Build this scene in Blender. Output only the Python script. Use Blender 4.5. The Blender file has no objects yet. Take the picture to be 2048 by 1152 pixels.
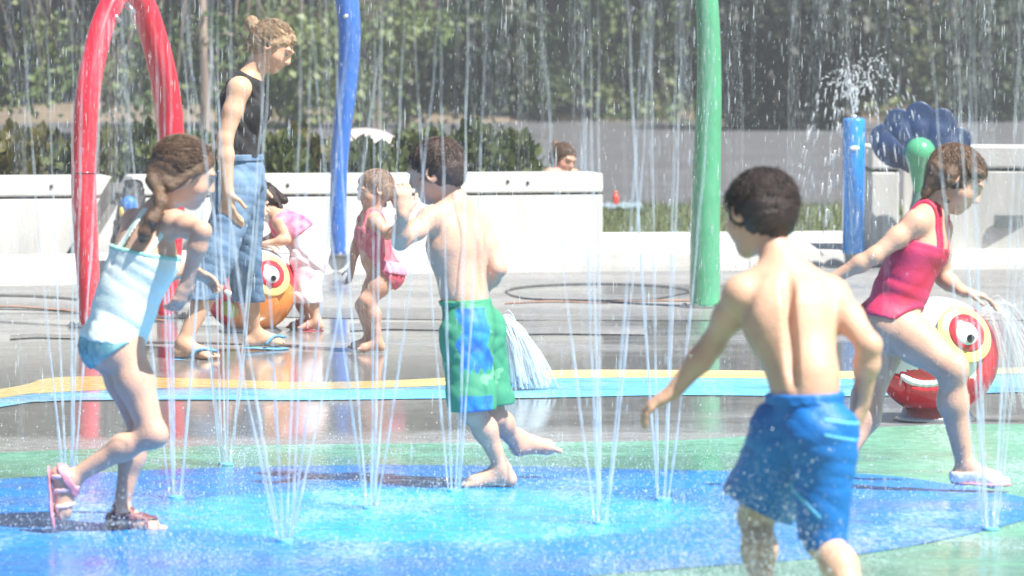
import bpy, math, random
import numpy as np
from mathutils import Vector
random.seed(7); rng = np.random.default_rng(7)
sc = bpy.context.scene
COL = sc.collection
# ------------------------------------------------------------------ camera
F = 9000.0; CAMZ = 1.55; TH = math.atan(506.0/F)
cam = bpy.data.cameras.new('camera'); camo = bpy.data.objects.new('camera', cam); COL.objects.link(camo)
cam.sensor_width = 36.0; cam.lens = 36.0*F/2048.0; cam.clip_start = 0.1; cam.clip_end = 2000
camo.location = (0, 0, CAMZ); camo.rotation_euler = (math.pi/2-TH, 0, 0)
cam.dof.use_dof = True; cam.dof.focus_distance = 19.0; cam.dof.aperture_fstop = 5.8
sc.camera = camo
# ------------------------------------------------------------------ light
SUN_EL, SUN_AZ = 58.0, 52.0        # azimuth measured to the right of straight behind the camera
w = bpy.data.worlds.new('World'); sc.world = w; w.use_nodes = True
nt = w.node_tree; bg = nt.nodes['Background']
sky = nt.nodes.new('ShaderNodeTexSky'); sky.sky_type = 'NISHITA'; sky.sun_disc = False
sky.sun_elevation = math.radians(SUN_EL); sky.sun_rotation = math.radians(180-SUN_AZ)
nt.links.new(sky.outputs[0], bg.inputs[0]); bg.inputs[1].default_value = 0.05
sl = bpy.data.lights.new('sun', 'SUN'); sl.energy = 5.0; sl.angle = math.radians(0.5); sl.color = (1.0, .95, .87)
so = bpy.data.objects.new('sun', sl); COL.objects.link(so)
e, a = math.radians(SUN_EL), math.radians(SUN_AZ)
SUNV = Vector((math.sin(a)*math.cos(e), -math.cos(a)*math.cos(e), math.sin(e)))
so.rotation_euler = SUNV.to_track_quat('Z', 'Y').to_euler(); so.location = (6, -6, 12)
vs = sc.view_settings; vs.view_transform = 'Standard'; vs.look = 'None'; vs.gamma = 1; vs.use_curve_mapping = False
vs.exposure = 1.22
sc.render.engine = 'CYCLES'; cy = sc.cycles
cy.use_denoising = True; cy.transparent_max_bounces = 48; cy.max_bounces = 8; cy.volume_bounces = 0
cy.use_adaptive_sampling = False; cy.sample_clamp_indirect = 6.0
# ------------------------------------------------------------------ pixel helpers (place things at their own distance)
def P(px, py, D):
    u, v = (px-1024)/F, (576-py)/F
    d = (u, math.cos(TH)+v*math.sin(TH), -math.sin(TH)+v*math.cos(TH)); k = D/d[1]
    return np.array((d[0]*k, D, CAMZ+d[2]*k))
def G(px, py, z=0.0):
    u, v = (px-1024)/F, (576-py)/F
    d = (u, math.cos(TH)+v*math.sin(TH), -math.sin(TH)+v*math.cos(TH)); k = (z-CAMZ)/d[2]
    return np.array((d[0]*k, d[1]*k, z))
def nrm(v):
    v = np.asarray(v, float); return v/(np.linalg.norm(v)+1e-9)
# ------------------------------------------------------------------ materials
def mat(name, col, rough=.5, var=.0, vscale=20, bump=0, bscale=60, spec=.5, col2=None, metallic=0, sss=0, attr=False, coat=0, stretch=(1, 1, 1), detail=4):
    m = bpy.data.materials.new(name); m.use_nodes = True; n = m.node_tree.nodes; l = m.node_tree.links
    b = n['Principled BSDF']; b.inputs['Roughness'].default_value = rough
    b.inputs['Specular IOR Level'].default_value = spec; b.inputs['Metallic'].default_value = metallic
    b.inputs['Coat Weight'].default_value = coat; b.inputs['Coat Roughness'].default_value = .08
    if sss:
        b.inputs['Subsurface Weight'].default_value = sss; b.inputs['Subsurface Radius'].default_value = (.02, .008, .004); b.inputs['Subsurface Scale'].default_value = .4
    c = (*col, 1); b.inputs['Base Color'].default_value = c
    tc = n.new('ShaderNodeTexCoord'); mp = n.new('ShaderNodeMapping'); mp.inputs['Scale'].default_value = stretch
    l.new(tc.outputs['Object'], mp.inputs[0])
    src = None
    if attr:
        at = n.new('ShaderNodeAttribute'); at.attribute_name = 'tint'; src = at.outputs['Color']
    if var or col2:
        nz = n.new('ShaderNodeTexNoise'); nz.inputs['Scale'].default_value = vscale; nz.inputs['Detail'].default_value = detail
        l.new(mp.outputs[0], nz.inputs['Vector'])
        rp = n.new('ShaderNodeValToRGB'); rp.color_ramp.elements[0].position = .35; rp.color_ramp.elements[1].position = .65
        if col2: rp.color_ramp.elements[0].color = c; rp.color_ramp.elements[1].color = (*col2, 1)
        else:
            rp.color_ramp.elements[0].color = (1-var,)*3+(1,); rp.color_ramp.elements[1].color = (1+var,)*3+(1,)
        l.new(nz.outputs['Fac'], rp.inputs[0])
        if col2: src = rp.outputs[0]
        else:
            mx = n.new('ShaderNodeMix'); mx.data_type = 'RGBA'; mx.blend_type = 'MULTIPLY'; mx.inputs[0].default_value = 1
            if src: l.new(src, mx.inputs[6])
            else: mx.inputs[6].default_value = c
            l.new(rp.outputs[0], mx.inputs[7]); src = mx.outputs[2]
    if src: l.new(src, b.inputs['Base Color'])
    if bump:
        nb = n.new('ShaderNodeTexNoise'); nb.inputs['Scale'].default_value = bscale; nb.inputs['Detail'].default_value = 5
        l.new(mp.outputs[0], nb.inputs['Vector'])
        bp = n.new('ShaderNodeBump'); bp.inputs['Strength'].default_value = bump; bp.inputs['Distance'].default_value = .01
        l.new(nb.outputs['Fac'], bp.inputs['Height']); l.new(bp.outputs[0], b.inputs['Normal'])
    return m
def water_mat(name, alpha, noise=0, nscale=(30, 30, 6), tint=(.86, .93, .97), lo=.35, hi=.7, zfade=0):
    m = bpy.data.materials.new(name); m.use_nodes = True; n = m.node_tree.nodes; l = m.node_tree.links
    n.remove(n['Principled BSDF']); out = n['Material Output']
    tr = n.new('ShaderNodeBsdfTransparent'); df = n.new('ShaderNodeBsdfDiffuse'); df.inputs[0].default_value = (*tint, 1)
    tl = n.new('ShaderNodeBsdfTranslucent'); tl.inputs[0].default_value = (*tint, 1)
    gl = n.new('ShaderNodeBsdfGlossy'); gl.inputs['Roughness'].default_value = .12
    a1 = n.new('ShaderNodeMixShader'); a1.inputs[0].default_value = .5; l.new(df.outputs[0], a1.inputs[1]); l.new(tl.outputs[0], a1.inputs[2])
    a2 = n.new('ShaderNodeMixShader'); a2.inputs[0].default_value = .18; l.new(a1.outputs[0], a2.inputs[1]); l.new(gl.outputs[0], a2.inputs[2])
    mx = n.new('ShaderNodeMixShader'); l.new(tr.outputs[0], mx.inputs[1]); l.new(a2.outputs[0], mx.inputs[2]); mx.inputs[0].default_value = alpha
    if noise:
        tc = n.new('ShaderNodeTexCoord'); mp = n.new('ShaderNodeMapping'); mp.inputs['Scale'].default_value = nscale
        nz = n.new('ShaderNodeTexNoise'); nz.inputs['Scale'].default_value = 1; nz.inputs['Detail'].default_value = 3
        l.new(tc.outputs['Object'], mp.inputs[0]); l.new(mp.outputs[0], nz.inputs['Vector'])
        mr = n.new('ShaderNodeMapRange'); mr.inputs[1].default_value = lo; mr.inputs[2].default_value = hi
        mr.inputs[3].default_value = alpha*(1-noise); mr.inputs[4].default_value = alpha; l.new(nz.outputs['Fac'], mr.inputs[0])
        last = mr.outputs[0]
        if zfade:      # the jet thins out and breaks up with height
            sx = n.new('ShaderNodeSeparateXYZ'); l.new(tc.outputs['Object'], sx.inputs[0]); zr = n.new('ShaderNodeMapRange'); l.new(sx.outputs['Z'], zr.inputs[0])
            zr.inputs[1].default_value = .1; zr.inputs[2].default_value = 1.6; zr.inputs[3].default_value = 1; zr.inputs[4].default_value = zfade
            mm = n.new('ShaderNodeMath'); mm.operation = 'MULTIPLY'; l.new(last, mm.inputs[0]); l.new(zr.outputs[0], mm.inputs[1]); last = mm.outputs[0]
        l.new(last, mx.inputs[0])
    l.new(mx.outputs[0], out.inputs[0]); return m
def leaf_mat(name, c1, c2, vscale=1.2):
    m = mat(name, c1, .5, col2=c2, vscale=vscale, spec=.35)
    n = m.node_tree.nodes; l = m.node_tree.links; b = n['Principled BSDF']; out = n['Material Output']
    tl = n.new('ShaderNodeBsdfTranslucent'); mx = n.new('ShaderNodeMixShader'); mx.inputs[0].default_value = .3
    src = b.inputs['Base Color'].links[0].from_socket
    l.new(src, tl.inputs[0]); l.new(b.outputs[0], mx.inputs[1]); l.new(tl.outputs[0], mx.inputs[2]); l.new(mx.outputs[0], out.inputs[0])
    return m
# ------------------------------------------------------------------ mesh / tagging helpers
def tag(o, label=None, cat=None, group=None, kind=None):
    if label: o['label'] = label
    if cat: o['category'] = cat
    if group: o['group'] = group
    if kind: o['kind'] = kind
    return o
def mesh(name, verts, faces, mats, parent=None, origin=(0, 0, 0), smooth=True, midx=None):
    v = np.asarray(verts, np.float32).reshape(-1, 3)-np.asarray(origin, np.float32)
    me = bpy.data.meshes.new(name)
    if isinstance(faces, np.ndarray):
        nf, k = faces.shape
        me.vertices.add(len(v)); me.vertices.foreach_set('co', v.ravel())
        me.loops.add(nf*k); me.loops.foreach_set('vertex_index', faces.astype(np.int32).ravel())
        me.polygons.add(nf); me.polygons.foreach_set('loop_start', np.arange(0, nf*k, k, dtype=np.int32))
        try: me.polygons.foreach_set('loop_total', np.full(nf, k, np.int32))
        except Exception: pass
        me.update(calc_edges=True)
    else:
        me.from_pydata([tuple(map(float, p)) for p in v], [], faces); me.update()
    for m in (mats if isinstance(mats, (list, tuple)) else [mats]): me.materials.append(m)
    if midx is not None: me.polygons.foreach_set('material_index', np.asarray(midx, np.int32))
    if smooth: me.polygons.foreach_set('use_smooth', np.ones(len(me.polygons), bool))
    o = bpy.data.objects.new(name, me); COL.objects.link(o)
    if parent is not None: o.parent = parent
    else: o.location = origin
    return o
def empty(name, loc):
    o = bpy.data.objects.new(name, None); COL.objects.link(o); o.location = loc; o.empty_display_size = .1; return o
class MB:
    def __init__(s): s.v = []; s.f = []
    def add(s, v, f):
        n = len(s.v); s.v.extend([tuple(map(float, p)) for p in v]); s.f.extend([tuple(i+n for i in q) for q in f])
    def box(s, c, sx, sy, sz, rz=0):
        c_, s_ = math.cos(rz), math.sin(rz); v = []
        for x, y, z in [(-1,-1,-1),(1,-1,-1),(1,1,-1),(-1,1,-1),(-1,-1,1),(1,-1,1),(1,1,1),(-1,1,1)]:
            X, Y = x*sx/2, y*sy/2; v.append((c[0]+X*c_-Y*s_, c[1]+X*s_+Y*c_, c[2]+z*sz/2))
        s.add(v, [(0,3,2,1),(4,5,6,7),(0,1,5,4),(1,2,6,5),(2,3,7,6),(3,0,4,7)])
    def tube(s, pts, rad, n=8, cap=True):
        pts = [np.asarray(p, float) for p in pts]
        if not hasattr(rad, '__len__'): rad = [rad]*len(pts)
        v = []; up = np.array((0, 1, .01))
        for i, p in enumerate(pts):
            t = nrm(pts[min(i+1, len(pts)-1)]-pts[max(i-1, 0)]); a_ = nrm(np.cross(t, up)); b_ = np.cross(t, a_)
            for k in range(n):
                an = 2*math.pi*k/n; v.append(p+rad[i]*(a_*math.cos(an)+b_*math.sin(an)))
        f = [(i*n+k, i*n+(k+1) % n, (i+1)*n+(k+1) % n, (i+1)*n+k) for i in range(len(pts)-1) for k in range(n)]
        if cap: f += [tuple(range(n-1, -1, -1)), tuple((len(pts)-1)*n+k for k in range(n))]
        s.add(v, f)
    def prism(s, poly, z0, z1):
        n = len(poly); v = [(x, y, z0) for x, y in poly]+[(x, y, z1) for x, y in poly]
        s.add(v, [tuple(range(n-1, -1, -1)), tuple(range(n, 2*n))]+[(i, (i+1) % n, n+(i+1) % n, n+i) for i in range(n)])
    def build(s, name, m, parent=None, origin=(0, 0, 0), smooth=False, bevel=0):
        o = mesh(name, s.v, s.f, m, parent, origin, smooth)
        if bevel:
            b = o.modifiers.new('b', 'BEVEL'); b.width = bevel; b.segments = 3; b.limit_method = 'ANGLE'
        return o
def spline(pts, n=24):
    pts = [np.asarray(p, float) for p in pts]; Q = [2*pts[0]-pts[1]]+pts+[2*pts[-1]-pts[-2]]; out = []
    m = len(pts)-1
    for j in range(n+1):
        t = j/n*m; i = min(int(t), m-1); t -= i; p0, p1, p2, p3 = Q[i:i+4]
        out.append(.5*((2*p1)+(-p0+p2)*t+(2*p0-5*p1+4*p2-p3)*t*t+(-p0+3*p1-3*p2+p3)*t**3))
    return out
# ------------------------------------------------------------------ implicit surfaces -> one continuous mesh
class Sdf:
    def __init__(s): s.p = []
    def cone(s, a, b, ra, rb, k=.02, flat=None, grp=''):
        s.p.append(('c', np.asarray(a, float), np.asarray(b, float), ra, rb, k, flat, grp)); return s
    def ell(s, c, ax, r, k=.02, grp='', sub=False):
        s.p.append(('e', np.asarray(c, float), np.asarray(ax, float), np.asarray(r, float), None, k, sub, grp)); return s
    def sph(s, c, r, k=.02, grp='', sub=False): return s.ell(c, np.eye(3), (r, r, r), k, grp, sub)
    def sub(s, *g):
        o = Sdf(); o.p = [q for q in s.p if q[7] in g]; return o
    def bounds(s, off):
        lo, hi = np.full(3, 1e9), np.full(3, -1e9)
        for q in s.p:
            l, h = pb(q); lo = np.minimum(lo, l-off); hi = np.maximum(hi, h+off)
        return lo, hi
def pb(q):
    if q[0] == 'c': return np.minimum(q[1]-q[3], q[2]-q[4]), np.maximum(q[1]+q[3], q[2]+q[4])
    m = np.sqrt(((q[2]*q[3][:, None])**2).sum(0)); return q[1]-m, q[1]+m
def evalp(q, x, y, z):
    f4 = np.float32
    if q[0] == 'c':
        a_, b_, ra, rb, flat = q[1], q[2], q[3], q[4], q[6]
        ba = b_-a_
        px, py, pz = x-f4(a_[0]), y-f4(a_[1]), z-f4(a_[2])
        if flat is not None:
            n_, r_ = flat; n_ = nrm(n_)
            # squash space along n_: distances along it count r_ times
            dn = (px*f4(n_[0])+py*f4(n_[1])+pz*f4(n_[2]))*f4(r_-1)
            px, py, pz = px+dn*f4(n_[0]), py+dn*f4(n_[1]), pz+dn*f4(n_[2])
            bn = ba.dot(n_); ba = ba+n_*bn*(r_-1)
        l2 = max(ba.dot(ba), 1e-9)
        h = np.clip((px*f4(ba[0])+py*f4(ba[1])+pz*f4(ba[2]))/f4(l2), 0, 1)
        d = np.sqrt((px-h*f4(ba[0]))**2+(py-h*f4(ba[1]))**2+(pz-h*f4(ba[2]))**2)-(f4(ra)+h*f4(rb-ra))
        if flat is not None: d = d/f4(max(1, flat[1]**.5))
        return d
    c, ax, r = q[1], q[2], q[3]
    px, py, pz = x-f4(c[0]), y-f4(c[1]), z-f4(c[2]); k0 = 0; k1 = 0
    for i in range(3):
        t = (px*f4(ax[i][0])+py*f4(ax[i][1])+pz*f4(ax[i][2])); k0 = k0+(t/f4(r[i]))**2; k1 = k1+(t/f4(r[i]**2))**2
    k0 = np.sqrt(k0); k1 = np.sqrt(k1)+f4(1e-6); return k0*(k0-1)/k1
EDGES = [(0,1),(2,3),(4,5),(6,7),(0,2),(1,3),(4,6),(5,7),(0,4),(1,5),(2,6),(3,7)]
CORN = np.array([(i >> 0 & 1, i >> 1 & 1, i >> 2 & 1) for i in range(8)])
def polygonise(s, res=.005, off=0., cuts=(), disp=None, shell=0):
    lo, hi = s.bounds(off+.012); n = np.ceil((hi-lo)/res).astype(int)+2
    ax = [(lo[i]+res*np.arange(n[i])).astype(np.float32) for i in range(3)]
    X, Y, Z = ax[0][:, None, None], ax[1][None, :, None], ax[2][None, None, :]
    D = np.full(n, 1.0, np.float32)
    for q in s.p:
        l, h = pb(q); m = abs(off)+q[5]+.03
        i0 = np.clip(((l-m-lo)/res).astype(int), 0, n-1); i1 = np.clip(((h+m-lo)/res).astype(int)+2, 1, n)
        sl = tuple(slice(i0[i], i1[i]) for i in range(3))
        d = evalp(q, X[sl[0]], Y[:, sl[1]], Z[:, :, sl[2]]); A = D[sl]; k = max(q[5], 1e-4)
        if q[0] == 'e' and q[6]:
            d = -d; hh = np.maximum(k-np.abs(A-d), 0)/k; D[sl] = np.maximum(A, d)+hh*hh*k*.25
        else:
            hh = np.maximum(k-np.abs(A-d), 0)/k; D[sl] = np.minimum(A, d)-hh*hh*k*.25
    D -= np.float32(off)
    if disp is not None: D += disp(X, Y, Z).astype(np.float32)
    if shell: D = np.maximum(D, -(D+np.float32(shell)))
    for c in cuts: D = np.maximum(D, c(X, Y, Z).astype(np.float32)+0*D)
    for i in range(3):
        sl0 = [slice(None)]*3; sl0[i] = 0; D[tuple(sl0)] = np.maximum(D[tuple(sl0)], res*.5); sl0[i] = -1; D[tuple(sl0)] = np.maximum(D[tuple(sl0)], res*.5)
    ins = D < 0
    cnt = np.zeros(n-1, np.int8)
    for c in CORN: cnt += ins[c[0]:n[0]-1+c[0], c[1]:n[1]-1+c[1], c[2]:n[2]-1+c[2]]
    act = (cnt > 0) & (cnt < 8); idx = np.argwhere(act); ids = np.full(n-1, -1, np.int32); ids[act] = np.arange(len(idx))
    val = np.stack([D[idx[:, 0]+c[0], idx[:, 1]+c[1], idx[:, 2]+c[2]] for c in CORN], 1)
    acc = np.zeros((len(idx), 3)); w_ = np.zeros(len(idx))
    for a_, b_ in EDGES:
        va, vb = val[:, a_], val[:, b_]; cr = (va < 0) != (vb < 0)
        t = np.where(cr, va/np.where(cr, va-vb, 1), 0); acc += np.where(cr[:, None], CORN[a_]+(CORN[b_]-CORN[a_])*t[:, None], 0); w_ += cr
    V = lo+res*(idx+acc/np.maximum(w_, 1)[:, None])
    Fs = []
    for axn in range(3):
        u_, v_ = (axn+1) % 3, (axn+2) % 3
        s0 = [slice(1, n[i]-1) for i in range(3)]; s0[axn] = slice(0, n[axn]-1)
        s1 = list(s0); s1[axn] = slice(1, n[axn])
        A, B = ins[tuple(s0)], ins[tuple(s1)]
        for flip, msk in ((False, A & ~B), (True, ~A & B)):
            e_ = np.argwhere(msk)
            if not len(e_): continue
            b_ = e_.copy(); b_[:, u_] += 1; b_[:, v_] += 1
            def g(du, dv):
                t = b_.copy(); t[:, u_] += du; t[:, v_] += dv; return ids[t[:, 0], t[:, 1], t[:, 2]]
            qd = np.stack([g(-1, -1), g(0, -1), g(0, 0), g(-1, 0)], 1); Fs.append(qd[:, ::-1] if flip else qd)
    Fq = np.concatenate(Fs) if Fs else np.zeros((0, 4), int)
    Fq = Fq[(Fq >= 0).all(1)]
    return V, Fq
def plane(p, nv):
    nv = nrm(nv); p = np.asarray(p)
    return lambda X, Y, Z: (X-p[0])*nv[0]+(Y-p[1])*nv[1]+(Z-p[2])*nv[2]
def slab(p, nv, w_):
    f = plane(p, nv); return lambda X, Y, Z: np.abs(f(X, Y, Z))-w_
def either(*c): return lambda X, Y, Z: np.minimum.reduce([f(X, Y, Z)+0*X+0*Y+0*Z for f in c])
def folds(dirs, amp):
    def f(X, Y, Z):
        s_ = 0
        for (dx, dy, dz), fr, ph in dirs: w_ = (X*dx+Y*dy+Z*dz)*fr+ph+1.7*np.sin(X*11+ph)+1.3*np.sin(Z*13+2*ph); s_ = s_+np.sin(w_)*.6+(1-2*np.abs(np.sin(w_*.8+1.1*np.sin(Z*31+X*17+ph))))*.7
        return amp*s_
    return f
def cloth(name, s, m, parent, org, res=.006, off=.006, cuts=(), disp=None, midx=None):
    V, Fq = polygonise(s, res, off, cuts, disp)
    mi = midx(V[Fq].mean(1)) if midx is not None and len(Fq) else None
    return mesh(name, V, Fq, m, parent, org, True, mi)
# ------------------------------------------------------------------ people
def hand(s, W, d, n, L, curl=.5, side=1, grp='arm'):
    d = nrm(d); n = nrm(np.asarray(n)-d*np.dot(n, d)); t = np.cross(d, n)*side
    s.cone(W-d*.05*L, W+d*.2*L, .13*L, .17*L, .015, (n, 1.5), grp)
    s.cone(W+d*.18*L, W+d*.42*L, .17*L, .19*L, .012, (n, 2.0), grp)
    for i, ln in enumerate((.43, .48, .45, .35)):
        b = W+d*.48*L+t*(.16-.107*i)*L; r = max(.05*L, .0058); a_ = .15*curl
        for j, fr in enumerate((.45, .32, .28)):
            a_ += curl*(.45, .7, .6)[j]; dd = nrm(d*math.cos(a_)+n*math.sin(a_)+t*(.10-.07*i)*(1-curl*.6))
            e_ = b+dd*ln*L*fr*1.05; s.cone(b, e_, r, r*.92, .004, None, grp); b = e_; r *= .92
    b = W+d*.14*L+t*.15*L; dd = nrm(d*.62+t*.7+n*.35)
    e_ = b+dd*.24*L; s.cone(b, e_, .075*L, .055*L, .012, None, grp); s.cone(e_, e_+nrm(d*.85+t*.3+n*.45)*.24*L, max(.056*L, .006), max(.05*L, .0055), .004, None, grp)
def foot(s, A, d, up, L, grp='foot', toes=True):
    d, up = nrm(d), nrm(up); t = np.cross(d, up); h = .3*L
    heel = A-up*(h-.13*L)-d*.10*L; ball = A+d*.50*L-up*(h-.09*L)
    s.cone(A, heel, .125*L, .13*L, .015, None, grp); s.cone(heel, ball, .115*L, .1*L, .02, None, grp)
    s.cone(A+d*.03*L, ball+d*.02*L+up*.02*L, .13*L, .095*L, .03, None, grp)
    s.cone(ball-t*.06*L, ball+t*.07*L-d*.05*L, .085*L, .075*L, .02, None, grp)
    if toes:
        for i in range(5):
            o_ = (-.13+.062*i)*L; b = ball+t*o_+d*(.06-.012*i)*L-up*.02*L; r = (.055 if i == 0 else .042)*L
            s.cone(b, b+d*(.15-.02*i)*L-up*.01*L, max(r, .006), max(r*.9, .0055), .005, None, grp)
    return heel, ball
def head(s, c, f, u, h, nose=1.):
    """h = head height / 0.2"""
    f = nrm(f); u = nrm(np.asarray(u)-f*np.dot(u, f)); r = np.cross(f, u); A = np.array((r, f, u))
    q = lambda a_, b_, c_: c+h*(r*a_+f*b_+u*c_)
    s.ell(q(0, -.008, .022), A, np.array((.073, .093, .078))*h, .02, 'head')
    s.ell(q(0, .025, -.03), A, np.array((.057, .066, .07))*h, .03, 'head')
    s.sph(q(0, .064, -.078), .021*h, .025, 'head')
    for sd in (-1, 1):
        s.sph(q(sd*.036, .05, -.028), .026*h, .02, 'head')
        s.ell(q(sd*.03, .098, .008), A, np.array((.017, .012, .011))*h, .012, 'head', True)
        s.ell(q(sd*.074, -.004, -.005), np.array((r*.9+f*.35*-sd, f*.9, u)), np.array((.009, .019, .029))*h, .006, 'head')
        s.ell(q(sd*.081, .0, -.003), A, np.array((.006, .009, .014))*h, .004, 'head', True)
        s.cone(q(sd*.012, .089, .028), q(sd*.044, .077, .03), .008*h, .007*h, .012, None, 'head')
        s.sph(q(sd*.009, .094, -.025), .0075*h, .006, 'head')
    s.cone(q(0, .088, .008), q(0, .101*nose, -.02), .0085*h, .0115*h, .01, None, 'head')
    s.ell(q(0, .086, -.046), A, np.array((.021, .01, .0055))*h, .007, 'head')
    s.ell(q(0, .084, -.057), A, np.array((.018, .01, .0065))*h, .007, 'head')
    s.ell(q(0, .096, -.0515), A, np.array((.018, .006, .0018))*h, .002, 'head', True)
    return q, A
def uvsphere(c, r, n=14, m_=9):
    V = [c+r*np.array((math.sin(math.pi*i/m_)*math.cos(2*math.pi*j/n), math.sin(math.pi*i/m_)*math.sin(2*math.pi*j/n), math.cos(math.pi*i/m_))) for i in range(m_+1) for j in range(n)]
    f = [(i*n+j, (i+1)*n+j, (i+1)*n+(j+1) % n, i*n+(j+1) % n) for i in range(m_) for j in range(n)]
    return np.array(V), np.array(f)
M_EYE = [mat('eye_white', (.42, .37, .34), .3), mat('iris', (.08, .05, .03), .2), mat('pupil', (.005, .005, .005), .1)]
def eyes(q, A, h, par, org):
    for sd in (-1, 1):
        c = q(sd*.03, .0755, .006); V, f = uvsphere(c, .0108*h); cc = V[f].mean(1)-c; d = (cc@nrm(A[1]+A[0]*sd*.05))/(np.linalg.norm(cc, axis=1)+1e-9)
        mesh('eye', V, f, M_EYE, par, org, True, np.where(d > .95, 2, np.where(d > .74, 1, 0)))
def tint_attr(o, V, base, spots):
    c = np.tile(np.array((*base, 1.0), np.float32), (len(V), 1))
    for p, r, colr, amt in spots:
        d = np.linalg.norm((V-p)/np.asarray(r), axis=1); wv = np.clip(1.3-d, 0, 1)[:, None]*amt
        c[:, :3] = c[:, :3]*(1-wv)+np.array(colr)*wv
    at = o.data.color_attributes.new('tint', 'FLOAT_COLOR', 'POINT'); at.data.foreach_set('color', c.ravel())
M_SKIN = mat('skin', (.6, .38, .28), .45, var=.08, vscale=14, bump=.18, bscale=130, spec=.32, sss=.08, attr=True, coat=.10, detail=7); M_SKIN.node_tree.nodes['Principled BSDF'].inputs['Coat Roughness'].default_value = .25
def person(J, D, S, label, skin=(.58, .36, .26), res=.005, group=None, toes=(True, True), nose=1., tw=1., back=True):
    """J: joints (px, py, dD) in the photograph's pixels at the figure's own distance; S: dict of sizes in metres."""
    j = {k: P(v[0], v[1], D+v[2]) for k, v in J.items() if k[0] != '_'}
    s = Sdf(); up = np.array((0, 0, 1.))
    side = nrm(j['shR']-j['shL']); hside = nrm(j['hipR']-j['hipL'])
    spine = nrm(j['neck']-j['pelvis']); fw = nrm(np.cross(spine, side)); hf = nrm(np.cross(up, hside))
    mid = .5*(fw+hf); mid = nrm(mid-spine*np.dot(mid, spine)); fc = nrm(fw-spine*np.dot(fw, spine))
    cw, ww, hw = S['chest'], S['waist'], S['hip']; T = 'torso'
    wa, ch, pe, nk = j['waist'], j['chest'], j['pelvis'], j['neck']
    s.cone(pe, wa, hw, ww, .03, (hf, S.get('hflat', 1.3)), 'pelvis'); s.cone(wa, ch, ww, cw, .05, (mid, 1.35), T)
    s.cone(ch, ch+(nk-ch)*.55, cw, cw*.74, .05, (fc, 1.45), T)
    shl, shr = j['shL'], j['shR']; ar = S['arm']
    s.cone(nk-(nk-ch)*.12, shl+(nk-shl)*.12, S['neck']*.85, ar*.95, .035, None, T); s.cone(nk-(nk-ch)*.12, shr+(nk-shr)*.12, S['neck']*.85, ar*.95, .035, None, T)
    if back:
        for sh in (shl, shr):
            c = ch*.62+sh*.38-fc*cw*.42; s.ell(c, np.array((side, fc, spine)), np.array((.42, .22, .55))*cw, .025, T)
            s.ell(ch*.75+sh*.25+fc*cw*.42-spine*cw*.1, np.array((side, fc, spine)), np.array((.42, .25, .35))*cw, .03, T)
        for i in range(7):
            t_ = i/6; c = wa*(1-t_)+(nk*.85+ch*.15)*t_; rr = (ww*(1-t_)+cw*t_)*.74
            s.ell(c-(mid*(1-t_)+fc*t_)*(rr+.006), np.array((side, fc, spine)), (.008, .011, .04), .022, T, True)
    q, A = head(s, j['head'], J['_f'], J['_u'], S['head'], nose)
    hc = j['head']; s.cone(nk, q(0, -.015, -.04), S['neck'], S['neck']*.92, .03, None, 'head')
    for k_, sd in (('L', -1), ('R', 1)):
        sh, el, wr = j['sh'+k_], j['el'+k_], j['wr'+k_]
        s.sph(sh, ar*1.16, .035, 'arm'); m1 = sh*.55+el*.45
        s.cone(sh, m1, ar*1.05, ar*1.0, .02, None, 'arm'); s.cone(m1, el, ar*1.0, ar*.78, .02, None, 'arm')
        m2 = el*.68+wr*.32; s.cone(el, m2, ar*.78, ar*.82, .02, None, 'arm'); s.cone(m2, wr, ar*.82, ar*.55, .02, None, 'arm')
        if '_hd'+k_ in J: hand(s, wr, J['_hd'+k_], J['_hn'+k_], S['hand'], J.get('_curl'+k_, .5), sd*J.get('_tside'+k_, 1))
        hp, kn, an = j['hip'+k_], j['kn'+k_], j['an'+k_]; tr = S['thigh']; g = 'leg'+k_
        m1 = hp*.6+kn*.4; s.cone(hp, m1, tr*1.04, tr*.92, .04, None, g); s.cone(m1, kn, tr*.92, tr*.64, .03, None, g)
        ld = nrm(kn-hp); sd_ = nrm(an-kn); bk = nrm(ld-sd_) if np.linalg.norm(ld-sd_) > .25 else -hf
        s.ell(hp-hf*hw*.42+up*tr*.1, np.array((hside, hf, up)), np.array((.62, .55, .7))*hw, .03, 'pelvis')
        s.sph(kn+bk*tr*.16, tr*.56, .02, g)
        cm = kn*.68+an*.32-bk*tr*.2; s.cone(kn, cm, tr*.58, tr*.64, .03, None, g); s.cone(cm, an, tr*.62, tr*.36, .03, None, g)
        fd = nrm(J.get('_fd'+k_, hf)); fu = J.get('_fu'+k_, up); j['heel'+k_], j['ball'+k_] = foot(s, an, fd, np.asarray(fu, float), S['foot'], 'foot'+k_, toes[0 if k_ == 'L' else 1])
    V, Fq = polygonise(s, res)
    org = np.array((pe[0], pe[1], 0.0))
    o = mesh('person', V, Fq, M_SKIN, None, org)
    tag(o, label, 'person', group)
    h = S['head']; lip = (.45, .17, .14); br = (.09, .05, .03)
    tint_attr(o, V, skin, [(q(0, .09, -.051), (.02*h,)*2+(.011*h,), lip, .75)]+[(q(x*.031, .09, .031), np.array((.012, .012, .006))*h, br, .6) for x in (-1.25, -.75, .75, 1.25)]
              +[(q(x*.045, .06, -.025), (.028*h,)*3, (.62, .26, .2), .3) for x in (-1, 1)]+[(q(x*.078, 0, -.005), (.022*h,)*3, (.6, .24, .18), .3) for x in (-1, 1)]+[(q(0, .104, -.02), (.014*h,)*3, (.6, .26, .2), .35)]
              +[(j[k], (S['arm']*1.1,)*3, (.5, .25, .18), .25) for k in ('elL', 'elR')]+[(j[k], (S['thigh']*.7,)*3, (.5, .25, .18), .22) for k in ('knL', 'knR')])
    eyes(q, A, h, o, org)
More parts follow.
